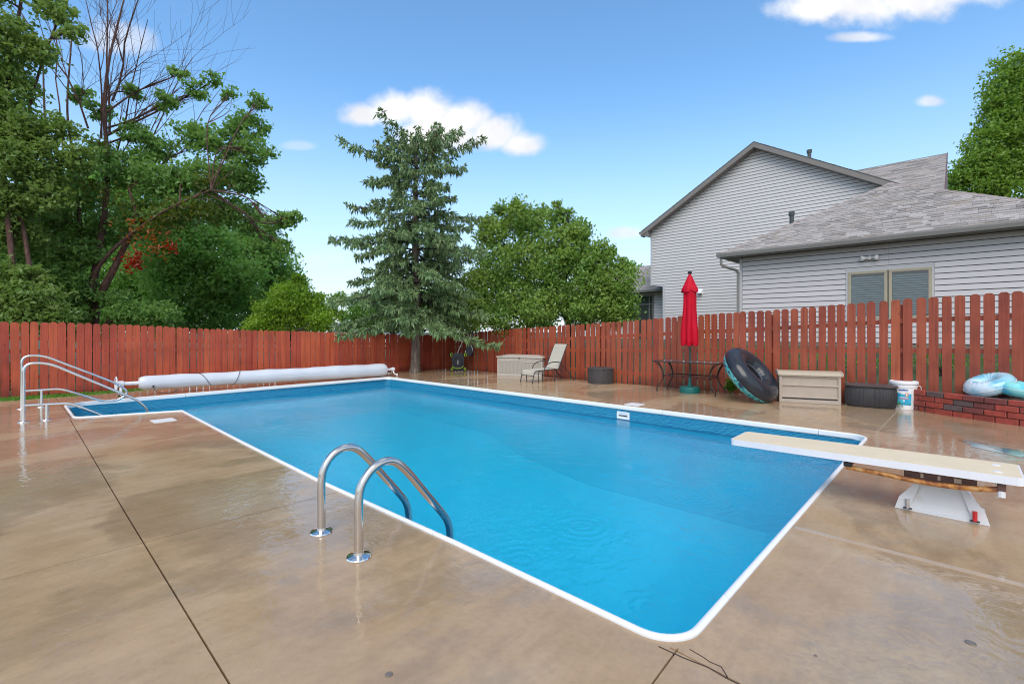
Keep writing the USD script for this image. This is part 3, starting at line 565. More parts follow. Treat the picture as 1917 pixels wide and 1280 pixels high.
# window: two casements with blinds
wn = part(house, 'window', cat(boxm((0.03, win_y1 - win_y0 + 0.10, 0.12), (wx - 0.018, (win_y0 + win_y1) / 2, win_z1 + 0.06)), boxm((0.04, win_y1 - win_y0 + 0.10, 0.05), (wx - 0.022, (win_y0 + win_y1) / 2, win_z0 - 0.025)),
     boxm((0.03, 0.05, win_z1 - win_z0), (wx - 0.018, win_y0 - 0.025, (win_z0 + win_z1) / 2)), boxm((0.03, 0.05, win_z1 - win_z0), (wx - 0.018, win_y1 + 0.025, (win_z0 + win_z1) / 2))), M['trim'])
ym = (win_y0 + win_y1) / 2; zc, hh = (win_z0 + win_z1) / 2, win_z1 - win_z0
for ya, yb in ((win_y0, ym - 0.012), (ym + 0.012, win_y1)):
    c, w = (ya + yb) / 2, yb - ya
    part(wn, 'sash', cat(boxm((0.045, w, 0.075), (wx - 0.03, c, win_z1 - 0.0375), 0.006), boxm((0.045, w, 0.075), (wx - 0.03, c, win_z0 + 0.0375), 0.006), boxm((0.045, 0.075, hh - 0.15), (wx - 0.03, ya + 0.0375, zc), 0.006), boxm((0.045, 0.075, hh - 0.15), (wx - 0.03, yb - 0.0375, zc), 0.006)), M['win_frame'])
    part(wn, 'pane', boxm((0.004, w - 0.15, hh - 0.15), (wx - 0.036, c, zc)), M['pane'])
    part(wn, 'blind', cat(*[move(boxm((0.050, w - 0.16, 0.003)), (wx - 0.014, c, win_z0 + 0.09 + 0.066 * i), R=rot((0, 1, 0), -1.15)) for i in range(int((hh - 0.17) / 0.066))]), M['blind'])
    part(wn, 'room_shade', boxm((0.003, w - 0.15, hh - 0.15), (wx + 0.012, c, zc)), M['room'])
# pyramid roof
ex0, ey1, ey0 = wx - ov, wy1 + ov, wy0 - ov; hw = (ey1 - ey0) / 2; apex = np.array([ex0 + hw, (ey0 + ey1) / 2, ez + PITCH * hw])
C = [np.array([ex0, ey0, ez]), np.array([ex0, ey1, ez]), np.array([ex0 + 2 * hw, ey1, ez]), np.array([ex0 + 2 * hw, ey0, ez])]
wroof = part(house, 'wing_roof', (np.array(C + [apex]), np.array([[0, 4, 1], [1, 4, 2], [2, 4, 3], [3, 4, 0], [0, 1, 2], [0, 2, 3]])), M['shingle_base'])
sl = math.hypot(1, PITCH); up = np.array([1, 0, PITCH]) / sl; full = hw * sl
shingle_plane(wroof, 'shingle', C[1] + up * -0.02, (0, -1, 0), up, lambda s: (min(s, full) / sl, 2 * hw - min(s, full) / sl), full, 0.142, rng, named=250, wtab=0.25)
upl = np.array([0, -1, PITCH]) / sl; shingle_plane(wroof, 'shingle', C[2], (-1, 0, 0), upl, lambda s: (min(s, full) / sl, 2 * hw - min(s, full) / sl), full, 0.142, rng)
for a in (C[0], C[1]):
    dr = apex - a; n = 22; ms = []
    for i in range(n):
        p, q = a + dr * (i / n), a + dr * ((i + 1.25) / n); o = np.array([0, 0, 0.035]); sd = np.cross(dr / np.linalg.norm(dr), [0, 0, 1]); sd /= np.linalg.norm(sd); dn = np.array([0, 0, -0.05])
        ms.append(hull([p + o, q + o * 0.5, p + sd * 0.13 + dn, p - sd * 0.13 + dn, q + sd * 0.13 + dn * 1.2, q - sd * 0.13 + dn * 1.2]))
    part(wroof, 'hip_cap', cat(*ms), M['cap_shingle'])
# eaves: fascia, gutter, soffit, downspout
part(house, 'soffit', boxm((ov - 0.02, ey1 - ey0 - 0.04, 0.02), (ex0 + ov / 2 + 0.01, (ey0 + ey1) / 2, ez - 0.125)), M['soffit'])
part(house, 'soffit', boxm((7.0, ov - 0.02, 0.02), (wx + 3.55, wy1 + ov / 2, ez - 0.125)), M['soffit'])
gp = [(-0.105, 0.02), (-0.105, -0.03), (-0.075, -0.125), (0.0, -0.125), (0.0, 0.0), (-0.012, 0.0), (-0.012, -0.11), (-0.07, -0.11), (-0.092, -0.03), (-0.092, 0.02)]
part(house, 'gutter', plate([(a, b) for a, b in gp], (ex0, ey1 + 0.10, ez - 0.005), (1, 0, 0), (0, 0, 1), ey1 - ey0 + 0.2), M['gutter'])
part(house, 'gutter', plate([(a, b) for a, b in gp], (ex0 + 6.9, ey1, ez - 0.005), (0, -1, 0), (0, 0, 1), 7.0), M['gutter'])
part(house, 'fascia', boxm((0.02, ey1 - ey0, 0.15), (ex0 + 0.012, (ey0 + ey1) / 2, ez - 0.085)), M['fascia'])
dsp = fillet([(ex0 + 0.02, ey1 - 0.02, ez - 0.12), (ex0 + 0.02, ey1 - 0.02, ez - 0.40), (wx - 0.02, wy1 + 0.055, ez - 0.58), (wx - 0.02, wy1 + 0.055, GZ + 0.1)], 0.10)
part(house, 'downspout', tube(dsp, 0.045, 8), M['gutter'], smooth=40)
# twin floodlight under the eave
fl = at_x(1628, 482, wx - 0.06); fld = part(house, 'floodlight', move(lathe([(0, 0), (0.05, 0), (0.055, 0.02), (0, 0.03)], 16), fl + (0.04, 0, 0), R=rot((0, 1, 0), -math.pi / 2)), M['lamp_glass'])
for s in (-1, 1):
    dv = np.array([-0.45, s * 0.8, -0.1]); dv /= np.linalg.norm(dv); R_ = np.linalg.svd(dv[None])[2]; bs = np.stack([R_[1], np.cross(dv, R_[1]), dv], 1)
    part(fld, 'lamp_head', move(lathe([(0, 0), (0.03, 0), (0.035, 0.05), (0.07, 0.13), (0.07, 0.15), (0.05, 0.165), (0, 0.17)], 16), fl + dv * 0.06, R=bs), M['lamp_glass'], smooth=40)
part(fld, 'sensor', boxm((0.07, 0.09, 0.06), fl + (-0.02, 0, -0.035), 0.015), M['lamp_glass'])
def vent_pipe(px, py, x, h, r):
    b = at_x(px, py, x); part(house, 'vent_pipe', lathe([(0, -0.4), (r, -0.4), (r, h * 0.62), (r * 1.35, h * 0.66), (r * 1.4, h), (r * 1.1, h), (0, h * 0.9)], 16, b), M['pipe'], smooth=40)
vent_pipe(1482, 417, 18.0, 0.40, 0.075)

# --- the tall gable
gx = 22.5; gy, gh, gtop = 6.2, 5.87, 10.42; gov = 0.42
def gz(y): return gtop - 0.585 * abs(y - gy)
gw0, gw1 = gy - gh + gov, gy + gh - gov
low_y = at_x(1243, 560, gx)[1]; low_z = at_x(1235, 534, gx)[2]
face = [(gw0, GZ), (low_y, GZ), (low_y, low_z), (gw1, low_z), (gw1, gz(gw1) - 0.16), (gy, gtop - 0.16), (gw0, gz(gw0) - 0.16)]
g_wall = part(house, 'gable_wall', plate([(y, z) for y, z in face], (gx + 0.25, 0, 0), (0, 1, 0), (0, 0, 1), 0.0 + 0.001) if False else plate([(-y, z) for y, z in face][::-1], (gx + 0.25, 0, 0), (0, -1, 0), (0, 0, 1), 0.25), M['wall'])
low_y = at_x(1243, 560, gx)[1]; low_z = at_x(1235, 534, gx)[2]
def gable_edges(z):
    e = gh - gov if z < gz(gw1) - 0.2 else max(0.0, (gtop - 0.18 - z) / 0.585)
    hi = min(gy + e, gw1 - 0.075); lo = max(gy - e, gw0 + 0.075)
    if z < low_z: hi = min(hi, low_y - 0.06)
    lo2 = max(lo, 2.0)      # the rest is behind the wing's roof
    return [(lo2, hi)] if z < 7.0 else [(max(lo, -1.0), hi)]
siding(g_wall, gx, GZ + 0.2, gtop - 0.25, 0.155, gable_edges, M['siding2'], slanted=True)
part(house, 'corner_board', boxm((0.035, 0.10, gz(gw1) - 0.3 - low_z), (gx - 0.018, gw1 - 0.03, (gz(gw1) - 0.3 + low_z) / 2)), M['trim'])
part(house, 'corner_board', boxm((0.035, 0.13, low_z - GZ - 0.02), (gx - 0.018, low_y - 0.01, (low_z + GZ) / 2)), M['trim'])
# gable roof: two slopes with rake boards
ridge_b = 30.0
for s in (-1, 1):
    e = np.array([gx - gov, gy + s * gh, gtop - 0.585 * gh]); t = np.array([gx - gov, gy, gtop]); q = np.array([ridge_b, gy, gtop]); r_ = np.array([ridge_b, gy + s * gh, gtop - 0.585 * gh])
    n = np.cross(t - e, q - t); n = n / np.linalg.norm(n); n = n if n[2] > 0 else -n
    gr = part(house, 'gable_roof', hull([e, t, q, r_, e - n * 0.05, t - n * 0.05, q - n * 0.05, r_ - n * 0.05]), M['shingle_base'])
    upg = (t - e) / np.linalg.norm(t - e); Ls = np.linalg.norm(t - e)
    shingle_plane(gr, 'shingle', r_ if s > 0 else e, ((-1, 0, 0) if s > 0 else (1, 0, 0)), upg, lambda s_: (0.0, ridge_b - gx + gov), Ls, 0.16, rng, wtab=0.5)
    n2 = np.array([0, 0, -1.0]); o = np.array([-0.004, 0, -0.02]); d3 = np.array([0.035, 0, 0])
    part(house, 'rake_board', hull([e + o, t + o, e + o + (0, 0, -0.24), t + o + (0, 0, -0.24), e + o + d3, t + o + d3, e + o + d3 + (0, 0, -0.24), t + o + d3 + (0, 0, -0.24)]), M['fascia'])
    o2 = np.array([0.03, 0, -0.24]); part(house, 'rake_soffit', hull([e + o2, t + o2, e + o2 + (gov, 0, 0), t + o2 + (gov, 0, 0), e + o2 + (0, 0, -0.02), t + o2 + (0, 0, -0.02), e + o2 + (gov, 0, -0.02), t + o2 + (gov, 0, -0.02)]), M['soffit'])
    o4 = np.array([-0.012, 0, 0.012]); part(house, 'drip_edge', hull([e + o4, t + o4, e + o4 + (0, 0, -0.035), t + o4 + (0, 0, -0.035), e + o4 + (0.02, 0, 0), t + o4 + (0.02, 0, 0)]), M['pipe'])
el = np.array([gx - gov, gy + gh, gtop - 0.585 * gh]); part(house, 'gutter', plate([(a, b) for a, b in gp], el + (6.0, 0, -0.01), (0, -1, 0), (0, 0, 1), 6.0), M['gutter'])
part(house, 'eave_return', hull([el + (0.03, -0.02, -0.05), el + (0.03, -gov, 0.18), el + (0.03, -gov, -0.30), el + (0.03, -0.02, -0.22), el + (gov - 0.03, -0.02, -0.05), el + (gov - 0.03, -gov, 0.18), el + (gov - 0.03, -gov, -0.3), el + (gov - 0.03, -0.02, -0.22)]), M['fascia'])
part(house, 'upper_body', boxm((7.4, 2 * (gh - gov) - 0.04, gz(gw1) - 0.2 - low_z), (gx + 4.0, gy, (gz(gw1) - 0.2 + low_z) / 2)), M['wall'])
part(house, 'lower_body', boxm((7.4, low_y - gw0 - 0.04, low_z - GZ - 0.01), (gx + 4.0, (low_y + gw0) / 2, (low_z + GZ) / 2 - 0.006)), M['wall'])
vent_pipe(1515, 297, 25.0, 0.42, 0.085)
dv = at_x(1311, 546, gx - 0.03); vb = part(house, 'dryer_vent', boxm((0.05, 0.24, 0.30), dv, 0.01), M['coping']); part(vb, 'hood', hull([dv + (-0.02, -0.11, 0.13), dv + (-0.02, 0.11, 0.13), dv + (-0.20, -0.11, -0.04), dv + (-0.20, 0.11, -0.04), dv + (-0.02, -0.11, -0.10), dv + (-0.02, 0.11, -0.10), dv + (-0.20, -0.11, -0.10), dv + (-0.20, 0.11, -0.10)]), M['coping'])
# --- the cross roof behind
rx, rz_, rr = 30.2, 10.38, 5.8; ry0, ry1 = -0.42, 12.2; ea = np.array([rx - rr, ry1, rz_ - PITCH * rr])
bx = part(house, 'cross_roof', hull([(rx - rr, ry0, ea[2]), (rx - rr, ry1, ea[2]), (rx, ry0, rz_), (rx, ry1, rz_), (rx + rr, ry0, ea[2]), (rx + rr, ry1, ea[2])]), M['shingle_base'])
shingle_plane(bx, 'shingle', ea, (0, -1, 0), up, lambda s_: (0.0, ry1 - ry0), rr * sl, 0.16, rng, wtab=0.5)
M['rake_red'] = mat('dark_red_rake', (0.13, 0.045, 0.045), 0.5, 0.1, 3)
part(house, 'rake_board', hull([(rx - rr, ry0 - 0.03, ea[2] + 0.03), (rx, ry0 - 0.03, rz_ + 0.03), (rx - rr, ry0 - 0.03, ea[2] - 0.22), (rx, ry0 - 0.03, rz_ - 0.22), (rx - rr, ry0 - 0.001, ea[2] + 0.03), (rx, ry0 - 0.001, rz_ + 0.03), (rx - rr, ry0 - 0.001, ea[2] - 0.22), (rx, ry0 - 0.001, rz_ - 0.22)]), M['rake_red'])
part(house, 'cross_body', boxm((9.0, ry1 - ry0 - 0.8, ea[2] - GZ), (rx + 0.3, (ry0 + ry1) / 2, (ea[2] + GZ) / 2 - 0.02)), M['wall'])
# --- a further hip roof at the right edge
fb = at_x(1880, 362, 26.0); hr = 4.0
F0 = np.array([26.0, fb[1], fb[2]]); 
frf = part(house, 'garage_roof', hull([F0 + (-1.2, 0.4, -0.9), F0 + (-1.2, -9.0, -0.9), F0 + (3.0, -3.8, 1.5), F0 + (3.0, -5.2, 1.5), F0 + (7.2, 0.4, -0.9), F0 + (7.2, -9, -0.9)]), M['shingle_base'])
fe, fu = F0 + (-1.2, 0.4, -0.9), np.array([4.2, 0, 2.4]); fl_ = np.linalg.norm(fu); shingle_plane(frf, 'shingle', fe, (0, -1, 0), fu / fl_, lambda s_: (4.2 * s_ / fl_, 9.4 - 3.8 * s_ / fl_), fl_, 0.16, rng, wtab=0.5)
part(house, 'garage_wall', boxm((7.4, 8.6, F0[2] - 0.9 - GZ), (F0[0] + 3.0, F0[1] - 4.3, (F0[2] - 0.9 + GZ) / 2 - 0.01)), M['wall'])
# --- the low part at the left with its porch door
lx = 24.2; le = at_x(1230, 541, 23.5); lz = le[2]; ly0, ly1 = low_y - 0.02, 19.0
pw = part(house, 'porch_wall', boxm((4.5, ly1 - ly0, lz - GZ), (lx + 2.25, (ly0 + ly1) / 2, (lz + GZ) / 2)), M['wall'])
door_y1, door_y0 = at_x(1192, 570, lx)[1], at_x(1222, 570, lx)[1]
door_zt = at_x(1200, 553, lx)[2]
siding(pw, lx, GZ + 0.1, lz - 0.02, 0.155, lambda z: [(ly0 + 0.03, door_y0 - 0.08)] + ([(door_y1 + 0.08, ly1)] if z < door_zt else [(door_y0 - 0.078, ly1)]), M['siding2'])
pd = part(house, 'patio_door', cat(boxm((0.05, 0.08, door_zt - GZ), (lx - 0.03, door_y0 - 0.04, (door_zt + GZ) / 2)), boxm((0.05, 0.08, door_zt - GZ), (lx - 0.03, door_y1 + 0.04, (door_zt + GZ) / 2)), boxm((0.05, door_y1 - door_y0, 0.08), (lx - 0.03, (door_y0 + door_y1) / 2, door_zt - 0.04)), boxm((0.05, 0.06, door_zt - GZ - 0.1), (lx - 0.03, door_y0 + 0.2, (door_zt + GZ) / 2 - 0.05)), boxm((0.05, door_y1 - door_y0, 0.06), (lx - 0.032, (door_y0 + door_y1) / 2, door_zt - 0.55))), M['fascia'])
part(pd, 'pane', boxm((0.006, door_y1 - door_y0, door_zt - GZ - 0.1), (lx - 0.012, (door_y0 + door_y1) / 2, (door_zt + GZ) / 2 - 0.05)), mat('door_glass', (0.05, 0.06, 0.055), 0.06, 0.2, 2))
lr = np.array([lx - 0.75, ly0 - 0.25, lz]); lt = 3.2
plr = part(house, 'porch_roof', hull([lr, lr + (lt, 0, lt * PITCH), (lr[0], ly1, lz), (lr[0] + lt, ly1, lz + lt * PITCH), lr + (0, 0, -0.05), lr + (2 * lt, 0, 0), (lr[0] + 2 * lt, ly1, lz)]), M['shingle_base'])
shingle_plane(plr, 'shingle', np.array([lr[0], ly1, lz]), (0, -1, 0), up, lambda s_: (0.0, ly1 - lr[1]), lt * sl, 0.15, rng, wtab=0.45)
part(house, 'gutter', plate([(a, b) for a, b in gp], (lr[0], ly1, lz - 0.01), (1, 0, 0), (0, 0, 1), ly1 - lr[1]), M['gutter'])
part(house, 'soffit', boxm((0.7, ly1 - lr[1], 0.03), (lx - 0.38, (ly1 + lr[1]) / 2, lz - 0.075)), M['soffit'])

# --- a neighbour's house far off between the trees
nb = at_d(662, 612, 46.0); nbz = -0.3; far = thing('distant_house', 'distant house with pale grey roof seen between the trees over the back fence', 'house', (nb[0], nb[1], nbz))
ax = RGT; ay = FWD
def nbp(r, f, z): return nb[:2] @ np.eye(2, 3) * 0 + np.array([nb[0], nb[1], 0]) + ax * r + ay * f + np.array([0, 0, z])
M['far_wall'] = mat('far_wall', (0.42, 0.45, 0.46), 0.6, 0.05, 1); M['far_roof'] = mat('far_roof', (0.36, 0.37, 0.40), 0.6, 0.08, 3)
wallh = 1.55
part(far, 'wall', hull([nbp(r, f, z) for r in (-2.6, 3.4) for f in (0.3, 6.0) for z in (nbz, wallh)]), M['far_wall'])
part(far, 'roof', hull([nbp(-2.9, 0, wallh), nbp(3.7, 0, wallh), nbp(-2.9, 6.3, wallh), nbp(3.7, 6.3, wallh), nbp(-1.2, 3, wallh + 1.55), nbp(2.0, 3, wallh + 1.55)]), M['far_roof'])
part(far, 'porch_gable', hull([nbp(0.2, -1.0, wallh - 0.2), nbp(2.6, -1.0, wallh - 0.2), nbp(1.4, -1.0, wallh + 0.55), nbp(0.2, 1.5, wallh - 0.2), nbp(2.6, 1.5, wallh - 0.2), nbp(1.4, 1.5, wallh + 0.55)]), mat('far_gable', (0.25, 0.33, 0.33), 0.6, 0.05, 1))
part(far, 'porch_wall', hull([nbp(r, f, z) for r in (0.4, 2.4) for f in (-0.7, 0.29) for z in (nbz, wallh - 0.2)]), M['far_wall'])


# ================================================================== THINGS ON THE DECK
# --- ladder at the near edge
lad = thing('pool_ladder', 'stainless steel pool ladder with two hooped rails at the near edge', 'ladder', (-0.54, 2.2, 0))
for y, dx in ((2.47, 0.0), (1.92, -0.005)):
    P = fillet([(-0.535 + dx, y, 0.0), (-0.535 + dx, y, 0.56), (-0.20, y, 0.66), (0.175, y, 0.05), (0.215, y, -0.16), (0.215, y, -1.25)], [0.16, 0.17, 0.16, 0.10], 9) if False else None
    P = spline([(-0.537 + dx, y, 0.0), (-0.537 + dx, y, 0.20), (-0.537 + dx, y, 0.36), (-0.515 + dx, y, 0.465), (-0.45, y, 0.548), (-0.36, y, 0.583), (-0.27, y, 0.565), (-0.17, y, 0.475), (-0.03, y, 0.305), (0.11, y, 0.135), (0.185, y, 0.03), (0.215, y, -0.08), (0.22, y, -0.30), (0.22, y, -1.25)], 7)
    part(lad, 'rail', tube(P, 0.0285, 18), M['steel'], smooth=50)
    part(lad, 'flange', lathe([(0.028, 0.0), (0.078, 0.0), (0.080, 0.004), (0.076, 0.012), (0.046, 0.019), (0.032, 0.022), (0.030, 0.036), (0.028, 0.036)], 32, (-0.537 + dx, y, 0)), M['steel_plate'], smooth=35)
for z in (-0.42, -0.68, -0.94): part(lad, 'tread', boxm((0.085, 0.55, 0.03), (0.22, 2.195, z), 0.008), M['white'])

# --- hand rails of the steps
def step_rail(y, base_y, lab, ground_end):
    t = thing('step_handrail', lab, 'handrail', (-1.95, y, 0))
    P = fillet([(-1.955, y, 0.0), (-1.955, y, 0.95), (-1.66, y, 0.935), (-0.50, y, 0.20), (-0.355, y, 0.02), (-0.35, y, -0.32), (-0.62, y, -0.26), (-1.40, y, 0.245), (-1.95, y, 0.265)] if ground_end else
               [(-1.955, y, 0.0), (-1.955, y, 1.0), (-1.66, y, 0.99), (-0.56, y, 0.36), (-0.36, y, 0.16), (-0.55, y, 0.0), (-0.80, y, 0.02), (-1.42, y, 0.33), (-1.95, y, 0.33)], [0.17, 0.16, 0.14, 0.1, 0.12, 0.1, 0.12] if ground_end else [0.17, 0.16, 0.14, 0.12, 0.12, 0.1, 0.12], 9)
    part(t, 'rail', tube(P, 0.0215, 14), M['steel_rail'], smooth=50)
    part(t, 'post', tube([(-1.69, y, 0.0), (-1.69, y, 0.265 if ground_end else 0.33)], 0.0215, 14), M['steel_rail'], smooth=50)
    for x in (-1.955, -1.69): part(t, 'flange', lathe([(0.02, 0), (0.072, 0), (0.073, 0.006), (0.068, 0.014), (0.03, 0.02), (0.02, 0.02)], 28, (x, y, 0)), M['steel_plate'], smooth=35)
M['steel_rail'] = mat('bright_steel_rail', (0.80, 0.785, 0.77), 0.22, 0.04, 3, metallic=1.0)
step_rail(10.04, 10.04, 'nearer steel handrail beside the pool steps at the left', True)
step_rail(11.95, 11.95, 'farther steel handrail by the pool steps, before the cover reel', False)

# --- diving board
M['board_top'] = mat('sanded_board_top', (0.72, 0.585, 0.40), 0.65, 0.05, 5, bump=0.0012, bscale=300)
M['board_side'] = mat('board_white', (0.76, 0.77, 0.80), 0.32, 0.03, 4)
M['rust'] = mat('rusty_steel', (0.30, 0.12, 0.035), 0.5, 0.5, 14, ramp=[(0.28, (0.10, 0.035, 0.02)), (0.42, (0.26, 0.085, 0.025)), (0.55, (0.52, 0.22, 0.045)), (0.68, (0.56, 0.38, 0.18)), (0.8, (0.22, 0.07, 0.03))], bump=0.002, bscale=80)
M['rust_dark'] = mat('rust_plate', (0.12, 0.06, 0.045), 0.55, 0.35, 10)
M['stand'] = mat('stand_white', (0.70, 0.71, 0.715), 0.3, 0.05, 4, ramp=[(0.15, (0.58, 0.50, 0.40)), (0.30, (0.69, 0.69, 0.69)), (0.6, (0.72, 0.725, 0.735))])
M['red_plastic'] = mat('red_bolt_cover', (0.55, 0.02, 0.025), 0.35, 0.05, 5)
db = thing('diving_board', 'white diving board with cream top on a white stand with rusty spring', 'diving board', (3.05, -0.8, 0))
bx0, bx1 = 2.75, 3.24; by_t, by_r = 0.72, -1.248
def bz(y): return 0.412 + (by_t - y) / (by_t - by_r) * 0.03
V = []; secs = [(by_r, 0.052), (by_r + 0.012, 0.06), (-0.6, 0.06), (0.0, 0.058), (by_t - 0.012, 0.05), (by_t, 0.044)]
outl = [(bx0, 0), (bx0 + 0.006, 0.012), (bx0 + 0.016, 0.016), (bx1 - 0.016, 0.016), (bx1 - 0.006, 0.012), (bx1, 0)]
poly = sbox(bx0, by_r, bx1, by_t).buffer(-0.035).buffer(0.035, quad_segs=5)
def slab_of(poly, top_off, th):
    m = trimesh.creation.extrude_polygon(poly, 1.0, engine='earcut'); v = np.array(m.vertices); v = trimesh.Trimesh(v, m.faces); v = v.subdivide().subdivide() if False else v
    vv = np.array(v.vertices); tz = np.array([bz(y) for y in vv[:, 1]]) + top_off; vv[:, 2] = np.where(vv[:, 2] > 0.5, tz, tz - th); return vv, np.array(v.faces)
bd = part(db, 'board', slab_of(poly, -0.002, 0.055), M['board_side'])
part(bd, 'tread_top', slab_of(poly.buffer(-0.012), 0.0015, 0.003), M['board_top'])
for yy in (by_r + 0.13, ): 
    for xx in (2.86, 3.10): part(bd, 'bolt_head', move(disc(0.026, 0.004, (0, 0, 0), 16), (xx, yy, bz(yy) + 0.0015)), M['board_side'])
# spring: a pair of bowed rusty bars with end blocks
for xx in (2.805, 3.185):
    P = spline([(xx, -1.155, bz(-1.155) - 0.105), (xx, -0.98, 0.302), (xx, -0.72, 0.288), (xx, -0.45, 0.302), (xx, -0.21, bz(-0.21) - 0.115)], 6)
    v, f = tube(P, 0.0195, 10); part(db, 'spring_bar', (v, f), M['rust'], smooth=50)
    part(db, 'end_block', boxm((0.06, 0.06, 0.045), (xx, -0.225, bz(-0.2) - 0.085), 0.006), M['black'])
    part(db, 'end_block', boxm((0.05, 0.045, 0.06), (xx, -1.135, bz(-1.13) - 0.09), 0.005), M['rust_dark'])
    part(db, 'nut', lathe([(0, -0.05), (0.022, -0.05), (0.022, 0.0), (0, 0)], 8, (xx, -1.135, bz(-1.13) - 0.115)), M['white'])
part(db, 'cross_bar', tube([(2.80, -0.225, bz(-0.2) - 0.115), (3.19, -0.225, bz(-0.2) - 0.115)], 0.014, 10), M['rust'], smooth=50)
part(db, 'cross_bar', tube([(2.80, -1.135, bz(-1.1) - 0.125), (3.19, -1.135, bz(-1.1) - 0.125)], 0.014, 10), M['rust'], smooth=50)
fz0, fz1 = 0.30, bz(-0.8) - 0.064
ful = part(db, 'fulcrum_box', cat(*[boxm((0.012, 0.42, fz1 - fz0), (x, -0.80, (fz0 + fz1) / 2)) for x in (2.845, 3.155)], boxm((0.30, 0.42, 0.012), (3.0, -0.80, fz1 - 0.006))), M['rust_dark'])
for y, w in ((-0.70, 0.018), (-0.80, 0.018), (-0.905, 0.042)): part(ful, 'slot', boxm((0.004, w, 0.035), (2.8375, y, (fz0 + fz1) / 2 - 0.004)), M['mortar'])
# stand: a trapezoid of white fibreglass, its ends sloping, flared at the foot
sx0, sx1 = 3.0, 3.36; ya, yb = -0.55, -1.055; zt = 0.298
TW = 0.02
def sec(z, e): return [(sx0 - 0.02 + TW * 2 * z / zt - e, ya - 0.15 * z / zt + e), (sx0 - 0.02 + TW * 2 * z / zt - e, yb + 0.15 * z / zt - e), (sx1 + 0.02 - TW * 2 * z / zt + e, yb + 0.15 * z / zt - e), (sx1 + 0.02 - TW * 2 * z / zt + e, ya - 0.15 * z / zt + e)]
rings = [(0.0, 0.012), (0.012, 0.012), (0.020, 0.0), (0.07, -0.006), (zt - 0.02, -0.006), (zt, -0.012)]
V = np.array([(x, y, z) for z, e in rings for x, y in sec(z, e)]); F = []
for r in range(len(rings) - 1):
    for i in range(4): F.append([r * 4 + i, r * 4 + (i + 1) % 4, (r + 1) * 4 + (i + 1) % 4, (r + 1) * 4 + i])
F.append([len(V) - 4, len(V) - 3, len(V) - 2, len(V) - 1]); V2, F2 = VF((V, np.array(F)))
st = part(db, 'stand', (V2, F2[:, ::-1]), M['stand'])
# the front skin flares past the sloping ends, with pockets for the anchor bolts
for s, y0 in ((1, ya), (-1, yb)):
    part(st, 'wing', hull([(2.962, y0 + s * 0.028, 0.002), (2.962, y0 + s * 0.0, 0.10), (2.997, y0 - s * 0.155, zt), (2.985, y0 + s * 0.028, 0.002), (2.985, y0, 0.10), (3.005, y0 - s * 0.155, zt), (2.962, y0 - s * 0.06, 0.002), (2.985, y0 - s * 0.06, 0.002)]), M['stand'])
    part(st, 'anchor_bolt', lathe([(0, 0), (0.014, 0), (0.014, 0.075), (0, 0.075)], 12, (2.952, y0 - s * 0.055, 0.02)), M['red_plastic'] if s < 0 else M['steel'])
    part(st, 'washer', boxm((0.022, 0.055, 0.010), (2.953, y0 - s * 0.055, 0.020), 0.003), M['dark'])

# --- solar cover rolled on its reel
M['cover'] = mat('cover_sheet', (0.63, 0.64, 0.67), 0.33, 0.06, 2.0, (0.6, 4, 4), bump=0.006, bscale=5)
reel = thing('cover_reel', 'long white rolled pool cover on a reel along the back of the pool', 'pool cover', (3.1, 12.62, 0))
def rz_at(x): return 0.285 - 0.02 * math.sin((x + 0.1) / 6.4 * math.pi) * 0.9
ry = 12.62; xr = np.linspace(-0.10, 6.22, 110)
rad = 0.150 + 0.062 * ((xr + 0.1) / 6.32) ** 1.1 + 0.008 * np.sin(xr * 3.1) + 0.005 * np.sin(xr * 9.7 + 1)
rad[0] *= 0.80; rad[1] *= 0.94; rad[-1] *= 0.86; rad[-2] *= 0.97
cz = 0.285 - 0.075 * ((xr + 0.1) / 6.32); P = np.stack([xr, np.full_like(xr, ry), cz], 1)
n = 36; v, f = tube(P, rad, n); ang = np.arctan2(v[:, 2] - np.interp(v[:, 0], xr, cz), v[:, 1] - ry)
rr_ = np.hypot(v[:, 1] - ry, v[:, 2] - np.interp(v[:, 0], xr, cz)); wob = 1 + 0.06 * (meshkit.fbm(np.stack([v[:, 0] * 1.3, 2.2 * np.cos(ang), 2.2 * np.sin(ang)], 1), 3, 7) - 0.5) - 0.05 * np.maximum(0, np.sin(ang - 1.2 + 0.12 * v[:, 0])) ** 6
v[:, 1] = ry + (v[:, 1] - ry) * wob; v[:, 2] = np.interp(v[:, 0], xr, cz) + (v[:, 2] - np.interp(v[:, 0], xr, cz)) * wob; v[:, 2] = np.maximum(v[:, 2], 0.008)
roll = part(reel, 'roll', (v, f), M['cover'], smooth=60)
fl0 = [(x, ry - 0.12 - 0.17 * ((x + 0.1) / 6.3) ** 2, 0) for x in np.linspace(3.5, 6.2, 20)]
# the loose end of the sheet hanging off the roll at the right
fx = np.linspace(4.6, 6.20, 26); fvv = []; 
for x in fx:
    R0 = np.interp(x, xr, rad) + 0.006; c = np.interp(x, xr, cz); e = 0.5 + 0.5 * (x - 4.6) / 1.6
    for a in np.linspace(2.3, 4.25 + 0.2 * math.sin(x * 5), 10): fvv.append((x, ry + R0 * 1.01 * math.cos(a) - 0.012 * (a > 3.6) * e, max(0.01, c + R0 * 1.01 * math.sin(a))))
ffv = [[i * 10 + j, i * 10 + j + 1, (i + 1) * 10 + j + 1, (i + 1) * 10 + j] for i in range(len(fx) - 1) for j in range(9)]
part(roll, 'loose_flap', (np.array(fvv), np.array(ffv)), M['cover'], smooth=60)
part(reel, 'axle', tube([(-0.42, ry, 0.292), (-0.08, ry, 0.287)], 0.042, 18), M['white'], smooth=40)
part(reel, 'axle', tube([(6.20, ry, 0.21), (6.50, ry, 0.207)], 0.040, 18), M['white'], smooth=40)
